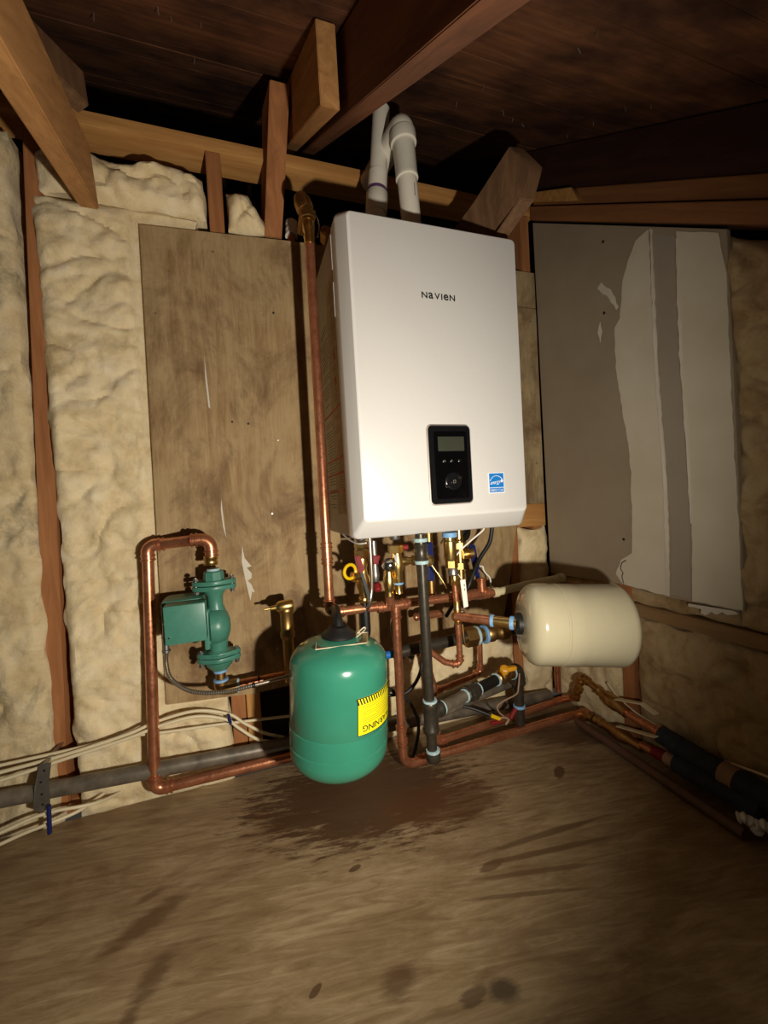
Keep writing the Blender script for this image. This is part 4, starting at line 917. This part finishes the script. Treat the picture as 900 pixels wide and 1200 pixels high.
bm = B(); box(bm, (-0.487, 1.114, -0.561), (-0.477, 1.21, -0.559)); obj('anchor', bm, 'galv', ss, smooth=False)
# grey conduits lower right behind the floor pipes
cdn = thing('grey_pipe', (0.6, 0.99, -0.61), 'slim grey pipe under the grey branch pipe', 'pipe')
run(cdn, [(0.425, 0.975, -0.588), (0.80, 1.08, -0.60)], 0.0135, mat='greypipe')
run(cdn, [(0.425, 1.0, -0.565), (0.62, 1.06, -0.565)], 0.0065, mat='cpvc', name='thin_tube')

# ------------------------------------------------------------------ valves under the heater
def tailpiece(par, x, y, z0=-0.078, mat='brass'):
    brassbody(par, (x, y, z0 - 0.024), UP, [(0.011, 0), (0.014, 0.004), (0.014, 0.026)], 'galv', 'tailpiece')
va = thing('isolation_valve', (0.268, 1.0, -0.26), 'brass isolation valve with yellow ring cap and red handle, leftmost under the heater', 'valve')
tailpiece(va, 0.267, 1.0)
nut(va, (0.267, 1.0, -0.112), UP, 0.0185, 0.016)
nut(va, (0.267, 1.0, -0.136), UP, 0.0190, 0.022)
brassbody(va, (0.267, 1.0, -0.262), UP, [(0.012, 0), (0.014, 0.003), (0.014, 0.012), (0.011, 0.016), (0.013, 0.03), (0.018, 0.045), (0.019, 0.062), (0.014, 0.076), (0.012, 0.09), (0.015, 0.096), (0.014, 0.115)])
brassbody(va, (0.262, 0.99, -0.19), V((-1, -0.3, 0)), [(0.010, 0), (0.010, 0.018), (0.013, 0.020), (0.013, 0.028), (0.008, 0.03)], 'brass', 'side_port')
bm = B(); tube(bm, [V((0.228 + 0.0165 * math.cos(a), 0.975 + 0.008 * math.cos(a), -0.174 + 0.0175 * math.sin(a))) for a in [2 * math.pi * k / 24 for k in range(25)]], 0.0042, 8, caps=False); obj('ring_cap', bm, 'yelplast', va, label='yellow ring cap')
bm = B(); beam(bm, (0.247, 0.97, -0.135), (0.256, 0.965, -0.178), (1, 0, 0), 0.015, 0.008, 0.003); obj('handle', bm, 'red', va, label='red lever grip')
bm = B(); beam(bm, (0.255, 0.966, -0.176), (0.272, 0.966, -0.25), (1, 0, 0), 0.008, 0.005, 0.0015); obj('lever', bm, 'rubber', va)
run(va, [(0.268, 1.0, -0.262), (0.268, 1.0, -0.34), (0.268, 1.05, -0.40)], 0.0118, mat='rubber', name='nipple')
hs_ = thing('flexible_hose', (0.285, 0.96, -0.32), 'slim braided steel hose hanging from the heater behind the horizontal copper pipe', 'hose')
bm = B(); P = spline([(0.281, 0.965, -0.088), (0.281, 0.965, -0.15), (0.2805, 0.97, -0.22), (0.272, 0.975, -0.265), (0.274, 1.03, -0.31), (0.276, 1.03, -0.42)], 22); tube(bm, P, 0.0052, 12, rf=lambda i: 0.0054 if i % 2 else 0.0047); obj('hose', bm, 'steelflex', hs_)
bm = B(); tube(bm, [(0.262, 1.035, -0.29), (0.263, 1.04, -0.44)], 0.0035, 8); obj('thin_tube', bm, 'whitecable', hs_)
# red knobbed valve
vr = thing('drain_valve', (0.30, 1.0, -0.23), 'small red-capped drain valve between the left brass valve and the steel ball', 'valve')
bm = B(); lathe(bm, [(0.009, 0), (0.0105, 0.003), (0.0105, 0.016), (0.008, 0.019), (0, 0.02)], (0.299, 0.985, -0.216), (0, -0.7, -1), 16); obj('red_cap', bm, 'red', vr)
bm = B(); box(bm, (0.293, 0.985, -0.165), (0.313, 0.995, -0.142), 0.003); obj('red_tab', bm, 'red', vr)
brassbody(vr, (0.301, 1.0, -0.215), UP, [(0.008, 0), (0.010, 0.01), (0.012, 0.02), (0.010, 0.03), (0.008, 0.05), (0.008, 0.11)], 'galv')
# second brass group
vbx = thing('isolation_valve', (0.345, 0.95, -0.25), 'brass isolation valve with round steel gauge dome left of the dark vertical pipe', 'valve')
tailpiece(vbx, 0.343, 0.95)
nut(vbx, (0.343, 0.95, -0.125), UP, 0.0195, 0.020)
bm = B(); cyl(bm, (0.362, 0.95, -0.123), (0.376, 0.948, -0.123), 0.0075, 12, .001); obj('red_cap', bm, 'red', vbx)
brassbody(vbx, (0.346, 0.95, -0.240), UP, [(0.008, 0), (0.0105, 0.002), (0.0085, 0.012), (0.010, 0.02), (0.010, 0.026), (0.0125, 0.032), (0.0125, 0.055), (0.016, 0.065), (0.016, 0.085), (0.012, 0.1), (0.012, 0.115)])
seal(vbx, (0.346, 0.95, -0.213), UP, 0.0115, 0.006, 'tape')
brassbody(vbx, (0.350, 0.95, -0.158), V((1, -0.1, -0.02)), [(0.012, 0), (0.012, 0.022), (0.0095, 0.026), (0.0095, 0.034), (0.013, 0.036), (0.013, 0.044), (0.010, 0.046)], 'brass', 'side_port')
bm = B(); lathe(bm, [(0, -0.018), (0.010, -0.016), (0.0165, -0.008), (0.0180, 0.0), (0.0165, 0.008), (0.008, 0.0165), (0, 0.018)], (0.322, 0.945, -0.163), (0.2, -1, 0.1), 24); obj('gauge_dome', bm, 'chrome', vbx, label='round polished steel dome')
bm = B(); beam(bm, (0.335, 0.940, -0.138), (0.343, 0.935, -0.165), (1, 0, 0.3), 0.006, 0.003, 0.001); obj('lever', bm, 'galv', vbx)
brassbody(vbx, (0.322, 0.955, -0.245), V((0.0, -0.06, 1)), [(0.0115, 0), (0.0125, 0.004), (0.010, 0.012), (0.012, 0.018), (0.0145, 0.03), (0.0145, 0.048), (0.011, 0.056), (0.011, 0.07)])
run(vbx, [(0.336, 0.99, -0.28), (0.326, 0.965, -0.262), (0.323, 0.957, -0.243)], 0.0115, mat='copper', rad=0.01)

# blue handles
bh = thing('blue_handle_valve', (0.48, 1.02, -0.29), 'valve with dark blue lever directly behind the dark vertical pipe', 'valve')
bm = B(); beam(bm, (0.474, 1.03, -0.125), (0.470, 1.02, -0.235), (1, 0, 0), 0.020, 0.010, 0.004); obj('lever', bm, 'bluehandle', bh, label='dark blue lever')
run(bh, [(0.478, 1.04, -0.088), (0.478, 1.04, -0.286)], 0.011, mat='brass_dull')
bm = B(); lathe(bm, [(0.013, 0), (0.0145, 0.003), (0.0145, 0.006), (0.006, 0.008), (0.005, 0.012), (0.0, 0.012)], (0.422, 0.93, -0.160), (0, -1, 0), 18); obj('brass_washer', bm, 'brass', bh)
bm = B(); tube(bm, [(0.422, 0.925, -0.160), (0.478, 1.03, -0.17)], 0.004, 8); obj('stem', bm, 'brass_dull', bh)
bh2 = thing('blue_handle_valve', (0.61, 1.03, -0.31), 'yellow-brass valve with blue lever under the right side of the heater', 'valve')
bm = B(); beam(bm, (0.610, 1.03, -0.145), (0.622, 1.03, -0.225), (1, 0, 0), 0.020, 0.012, 0.004); beam(bm, (0.622, 1.03, -0.225), (0.618, 1.0, -0.30), (1, 0, 0), 0.013, 0.010, 0.003); obj('lever', bm, 'bluehandle', bh2, label='blue lever')
run(bh2, [(0.575, 1.04, -0.088), (0.575, 1.04, -0.285)], 0.011, mat='brass')
brassbody(bh2, (0.576, 1.025, -0.17), V((1, -0.2, 0.05)), [(0.014, 0), (0.015, 0.01), (0.011, 0.014), (0.015, 0.018), (0.015, 0.03), (0.010, 0.034)], 'brass', 'hose_end')
nut(bh2, (0.575, 1.04, -0.145), UP, 0.019, 0.02)
nut(bh2, (0.575, 1.04, -0.205), UP, 0.017, 0.02)
bm = B(); lathe(bm, [(0.019, 0), (0.022, 0.004), (0.022, 0.012), (0.016, 0.016)], (0.60, 1.06, -0.112), (0.4, -1, -.2), 20); obj('rubber_grommet', bm, 'rubber', bh2)

# third brass group, copper drop
vc = thing('dielectric_union', (0.49, 0.93, -0.44), 'gold brass union with thin copper drop right of the dark vertical pipe', 'valve')
seal(vc, (0.487, 0.93, -0.100), UP, 0.0180, 0.014, 'tape')
brassbody(vc, (0.4865, 0.93, -0.165), UP, [(0.0155, 0), (0.0165, 0.002), (0.0165, 0.048), (0.0125, 0.052), (0.012, 0.066)])
nut(vc, (0.4885, 0.93, -0.176), UP, 0.0165, 0.020)
brassbody(vc, (0.4915, 0.93, -0.207), UP, [(0.009, 0), (0.0135, 0.004), (0.0135, 0.014), (0.010, 0.022)], 'galv', 'collar')
brassbody(vc, (0.494, 0.93, -0.232), UP, [(0.0085, 0), (0.0105, 0.003), (0.0085, 0.006), (0.0105, 0.010), (0.0085, 0.014), (0.0085, 0.026)], 'brass', 'ferrule')
run(vc, [(0.493, 0.93, -0.21), (0.4975, 0.93, -0.29)], 0.0072)
brassbody(vc, (0.498, 0.93, -0.335), UP, [(0.0075, 0), (0.010, 0.004), (0.0075, 0.008), (0.0125, 0.012), (0.0125, 0.026), (0.0085, 0.03), (0.0105, 0.036), (0.0085, 0.042), (0.0085, 0.06)])
brassbody(vc, (0.484, 0.93, -0.316), XP, [(0.009, 0), (0.012, 0.004), (0.012, 0.024), (0.009, 0.028)], 'brass', 'cross')
run(vc, [(0.4985, 0.93, -0.325), (0.4985, 0.93, -0.420)], 0.0080)
elbow(vc, (0.498, 0.93, -0.440), UP, V((-0.8, 0.15, 0.02)), 0.0080, 0.022)
run(vc, [(0.482, 0.933, -0.440), (0.458, 0.938, -0.432), (0.418, 0.945, -0.398)], 0.0080, rad=0.01)
bm = B(); tube(bm, spline([(0.506, 0.92, -0.335), (0.507, 0.918, -0.37), (0.511, 0.918, -0.395)]), 0.0016, 6); obj('bonding_wire', bm, 'brass', vc)
bm = B(); box(bm, (0.504, 0.92, -0.322), (0.516, 0.93, -0.30), 0.003); obj('clamp', bm, 'galv', vc)
tg = thing('hang_tag', (0.512, 0.915, -0.295), 'narrow white tag hanging beside the thin copper drop', 'tag')
bm = B(); prism(bm, [(0.503, 0.915, -0.218), (0.518, 0.915, -0.217), (0.521, 0.912, -0.288), (0.508, 0.912, -0.290)], (0, 0.001, 0)); obj('card', bm, 'whitecable', tg, smooth=False)
bm = B()
for k in range(5): box(bm, (0.5125, 0.9138, -0.235 - k * 0.011), (0.5150, 0.9145, -0.229 - k * 0.011))
o = obj('small_print', bm, 'inkgrey', tg, smooth=False)
bm = B(); tube(bm, spline([(0.510, 0.916, -0.220), (0.506, 0.93, -0.205), (0.500, 0.93, -0.200)]), 0.0012, 6); obj('string', bm, 'whitecable', tg)
# black elbow hub on the centre (condensate) + curved clear tube
cl = thing('clear_tube', (0.37, 1.08, -0.44), 'curved translucent drain tube behind the dark vertical pipe', 'hose')
bm = B(); tube(bm, spline([(0.405, 1.09, -0.30), (0.385, 1.09, -0.33), (0.375, 1.09, -0.38), (0.390, 1.09, -0.43), (0.43, 1.10, -0.47)]), 0.010, 14); obj('tube', bm, 'clear', cl)
bm = B(); 
cn = thing('copper_stub', (0.47, 1.1, -0.37), 'small copper and brass stub behind the thin copper drop', 'pipe')
brassbody(cn, (0.445, 1.1, -0.355), XP, [(0.010, 0), (0.012, 0.004), (0.010, 0.014), (0.014, 0.02), (0.016, 0.034), (0.012, 0.05), (0.012, 0.09)], 'copper', 'stub')
del bm

# ------------------------------------------------------------------ cables and wires
def cable(name, pts, r_, mat, label, cat='cable', group=None, n=10, flat=1.0):
    bm = B(); tube(bm, spline(pts, n), r_, 10, flat=flat); return tag(obj(name, bm, mat), label, cat, group)
cable('black_cable', [(0.662, 1.0, -0.080), (0.660, 1.0, -0.11), (0.648, 1.0, -0.145), (0.615, 1.0, -0.185), (0.585, 0.99, -0.225), (0.565, 0.99, -0.262), (0.56, 1.04, -0.30), (0.54, 1.08, -0.36)], 0.0060, 'rubber', 'thick black cable curving from under the right end of the heater')
cable('white_wire', [(0.606, 0.95, -0.088), (0.597, 0.95, -0.100), (0.562, 0.95, -0.122), (0.533, 0.95, -0.142), (0.52, 0.96, -0.16)], 0.0024, 'whitecable', 'thin white wire slanting under the heater beside the black cable')
cable('white_wire', [(0.676, 1.10, -0.226), (0.687, 1.10, -0.228), (0.690, 1.10, -0.24), (0.698, 1.10, -0.252), (0.712, 1.10, -0.27), (0.72, 1.11, -0.31)], 0.0026, 'whitecable', 'short curled white wire end under the black cable on the plywood')
cable('brass_wire', [(0.432, 0.96, -0.16), (0.45, 0.95, -0.19), (0.468, 0.94, -0.225), (0.475, 0.94, -0.24)], 0.0018, 'brass', 'thin brass wire slanting right of the dark vertical pipe')
cable('nm_cable', [(-0.75, 1.14, -0.582), (-0.578, 1.14, -0.571), (-0.455, 1.135, -0.560), (-0.321, 1.13, -0.540), (-0.254, 1.14, -0.527), (-0.165, 1.145, -0.523), (-0.088, 1.15, -0.552), (-0.050, 1.15, -0.586), (0.0, 1.15, -0.625), (0.05, 1.16, -0.655)], 0.0042, 'cable', 'cream cable arching highest over the long grey pipe', 'cable', n=8)
cable('nm_cable', [(-0.75, 1.13, -0.60), (-0.578, 1.13, -0.585), (-0.455, 1.128, -0.567), (-0.321, 1.125, -0.548), (-0.250, 1.13, -0.536), (-0.165, 1.135, -0.533), (-0.095, 1.14, -0.560), (-0.065, 1.14, -0.590), (-0.02, 1.14, -0.632), (0.03, 1.15, -0.66)], 0.0042, 'cable', 'cream cable just under the highest arching cable', 'cable', n=8)
cable('nm_cable', [(-0.75, 1.155, -0.565), (-0.577, 1.155, -0.562), (-0.455, 1.15, -0.558), (-0.322, 1.15, -0.556), (-0.227, 1.155, -0.568), (-0.106, 1.16, -0.580), (0.10, 1.165, -0.604)], 0.0038, 'cable', 'cream cable running nearly straight toward the green tank', 'cable', n=8)
cl2 = cable('cable_clip', [(-0.088, 1.133, -0.545), (-0.084, 1.133, -0.570)], 0.004, 'bluehandle', 'small blue clip on the cream cables beside the two short studs', 'clip', n=2)
cable('nm_cable', [(-0.75, 1.11, -0.73), (-0.577, 1.11, -0.692), (-0.513, 1.11, -0.676), (-0.464, 1.11, -0.673), (-0.42, 1.115, -0.680), (-0.39, 1.14, -0.695), (-0.36, 1.20, -0.72)], 0.0040, 'cable', 'upper cream cable loop below the pipe strap at lower left', 'cable', n=8)
cable('nm_cable', [(-0.75, 1.11, -0.75), (-0.60, 1.11, -0.722), (-0.53, 1.11, -0.706), (-0.482, 1.11, -0.698), (-0.43, 1.13, -0.698), (-0.40, 1.19, -0.708)], 0.0040, 'cable', 'lower cream cable loop below the pipe strap at lower left', 'cable', n=8)
cable('cable_clip', [(-0.4755, 1.100, -0.650), (-0.478, 1.100, -0.715)], 0.0045, 'bluehandle', 'blue clip over the cable loops below the metal strap', 'clip', n=2)
cable('black_cable', [(0.285, 1.06, -0.525), (0.327, 1.05, -0.522), (0.365, 1.05, -0.548), (0.395, 1.05, -0.545), (0.425, 1.05, -0.515), (0.442, 1.05, -0.469), (0.45, 1.07, -0.43)], 0.0052, 'rubber', 'upper loop of black cable behind the copper drop')
cable('black_cable', [(0.285, 1.08, -0.55), (0.33, 1.065, -0.552), (0.38, 1.065, -0.562), (0.41, 1.06, -0.605), (0.423, 1.06, -0.66), (0.41, 1.06, -0.72), (0.40, 1.07, -0.76)], 0.0048, 'rubber', 'lower black cable dropping to the floor behind the copper drop')
cable('beige_wire', [(0.725, 0.99, -0.535), (0.712, 0.98, -0.568), (0.70, 0.975, -0.585), (0.655, 0.97, -0.592), (0.628, 0.965, -0.600), (0.632, 0.965, -0.618), (0.65, 0.965, -0.636), (0.665, 0.965, -0.648)], 0.0022, 'beige', 'bent beige wire below the amber-capped valve')
wn = thing('wire_connector', (0.62, 0.955, -0.64), 'yellow crimp connector with red sleeve among the wires above the floor pipes', 'connector')
bm = B(); cyl(bm, (0.600, 0.955, -0.616), (0.626, 0.955, -0.631), 0.0055, 12, .001); obj('yellow_sleeve', bm, 'yelplast', wn)
bm = B(); cyl(bm, (0.600, 0.96, -0.640), (0.632, 0.96, -0.643), 0.0050, 12, .001); obj('red_sleeve', bm, 'red', wn)
bm = B(); tube(bm, spline([(0.626, 0.955, -0.631), (0.640, 0.955, -0.630), (0.655, 0.955, -0.640), (0.645, 0.955, -0.652)]), 0.003, 8); obj('bare_wires', bm, 'beige', wn)
bm = B(); cyl(bm, (0.668, 0.965, -0.645), (0.692, 0.97, -0.624), 0.0065, 12, .001); tag(obj('wire_nut', bm, 'red'), 'dark red wire nut right of the yellow connector', 'connector')
cable('dark_cable', [(0.60, 0.958, -0.617), (0.56, 0.98, -0.60), (0.52, 1.0, -0.592), (0.47, 1.02, -0.60)], 0.0045, 'rubber', 'dark cable leading left from the yellow connector')

# ------------------------------------------------------------------ right wall floor run
rv = thing('brass_valve', (0.98, 0.92, -0.70), 'rear brass valve string with pale lever along the right wall', 'valve')
run(rv, [(0.985, 1.108, -0.722), (0.985, 1.066, -0.70)], 0.0118, 'pipe'); 
elbow(rv, (0.985, 1.045, -0.672), V((0, 0.3, -1)), V((0, -.5, 1)), 0.0110, 0.026, mat='brass_dull')
elbow(rv, (0.985, 1.018, -0.608), V((0, .5, -1)), V((0, -1, -0.25)), 0.0110, 0.028, mat='brass_dull')
run(rv, [(0.985, 1.0, -0.612), (0.985, 0.90, -0.636)], 0.011, mat='brass_dull')
brassbody(rv, (0.985, 0.955, -0.624), V((0, -1, -0.25)), [(0.012, 0), (0.016, 0.004), (0.013, 0.012), (0.013, 0.03), (0.019, 0.038), (0.021, 0.05), (0.021, 0.066), (0.016, 0.078), (0.016, 0.1)], 'brass_dull')
bm = B(); beam(bm, (0.978, 0.885, -0.618), (0.972, 0.80, -0.590), (1, 0, 0), 0.018, 0.003, 0.001); beam(bm, (0.972, 0.80, -0.590), (0.970, 0.757, -0.598), (1, 0, 0), 0.018, 0.003, 0.001); obj('lever', bm, 'cable', rv, label='pale flat lever')
run(rv, [(0.985, 0.87, -0.648), (0.99, 0.77, -0.655)], 0.011)
bm = B(); cyl(bm, (0.99, 0.78, -0.655), (0.99, 0.755, -0.657), 0.0135, 18, .002); obj('end_cap', bm, 'copper', rv)
rv2 = thing('brass_valve', (0.975, 0.87, -0.74), 'front brass valve string with pale lever, nearest the floor edge', 'valve')
run(rv2, [(0.99, 1.016, -0.722), (0.985, 0.99, -0.72)], 0.0118)
elbow(rv2, (0.978, 0.995, -0.722), V((-1, 0.1, 0)), -YP, 0.0110, 0.024, mat='brass_dull')
brassbody(rv2, (0.977, 0.965, -0.718), -YP, [(0.012, 0), (0.016, 0.004), (0.0125, 0.014), (0.016, 0.024), (0.0125, 0.034), (0.0125, 0.06), (0.018, 0.07), (0.020, 0.09), (0.018, 0.11), (0.013, 0.12), (0.013, 0.16)], 'brass_dull')
bm = B(); beam(bm, (0.968, 0.875, -0.690), (0.965, 0.755, -0.656), (1, 0, 0), 0.017, 0.003, 0.001); obj('lever', bm, 'cable', rv2, label='pale flat lever')
run(rv2, [(0.977, 0.81, -0.712), (0.977, 0.768, -0.710)], 0.0115)
ps = thing('insulated_pipe', (0.985, 0.65, -0.73), 'dark foam-covered pipe with red and beige bands along the right wall', 'pipe')
bm = B(); cyl(bm, (0.977, 0.775, -0.708), (0.978, 0.742, -0.706), 0.0145, 18, .001); obj('red_band', bm, 'red', ps, label='dark red band')
bm = B(); cyl(bm, (0.978, 0.742, -0.706), (0.979, 0.715, -0.706), 0.0165, 18, .001); obj('beige_band', bm, 'beige', ps)
bm = B(); P = spline([(0.979, 0.716, -0.706), (0.980, 0.66, -0.704), (0.982, 0.60, -0.703), (0.984, 0.54, -0.702)], 8); tube(bm, P, 0.024, 18, rf=lambda i: 0.023 + 0.003 * noise.noise(V((i * .9, 3, 1)))); obj('foam_sleeve', bm, 'foam', ps)
ps2 = thing('insulated_pipe', (1.0, 0.65, -0.70), 'upper dark blue foam-covered pipe hugging the right wall', 'pipe')
bm = B(); P = spline([(0.994, 0.765, -0.662), (0.995, 0.70, -0.668), (0.997, 0.62, -0.672)], 8); tube(bm, P, 0.024, 18, rf=lambda i: 0.024 + 0.003 * noise.noise(V((i * .9, 7, 1)))); obj('foam_sleeve', bm, 'foam', ps2)
bm = B(); cyl(bm, (0.997, 0.622, -0.672), (0.997, 0.590, -0.674), 0.027, 18, .002); obj('beige_band', bm, 'beige', ps2)
bm = B(); tube(bm, [(0.997, 0.592, -0.674), (0.998, 0.50, -0.676)], 0.026, 18); obj('foam_sleeve', bm, 'foam', ps2)
fs = thing('floor_pipe', (0.965, 0.8, -0.76), 'brown pipe lying on the floor along the foot of the right wall', 'pipe')
run(fs, [(0.955, 1.01, -0.747), (0.945, 0.55, -0.747)], 0.0125, mat='strip')
cloth = thing('rag_end', (0.975, 0.545, -0.745), 'white twisted rag ends at the near end of the floor pipe', 'rag')
for k, (y, a) in enumerate(((0.553, 0.0), (0.527, 0.6))):
    bm = B(); P = spline([(0.948 + k * 0.015, y + 0.012, -0.722), (0.955 + k * 0.015, y, -0.718), (0.965 + k * .015, y - 0.010, -0.728), (0.97 + k * .015, y - 0.012, -0.745)], 6)
    tube(bm, P, 0.009, 12, rf=lambda i: 0.010 + 0.002 * math.sin(i * 1.7)); obj('twist', bm, 'whitecable', cloth)
cable('white_cable', [(1.005, 0.94, -0.60), (1.008, 0.90, -0.632), (1.010, 0.83, -0.652), (1.010, 0.75, -0.652), (1.012, 0.66, -0.660), (1.012, 0.60, -0.648), (1.010, 0.52, -0.636), (1.01, 0.44, -0.66)], 0.0028, 'cable', 'thin white cable draped along the right wall above the valves')
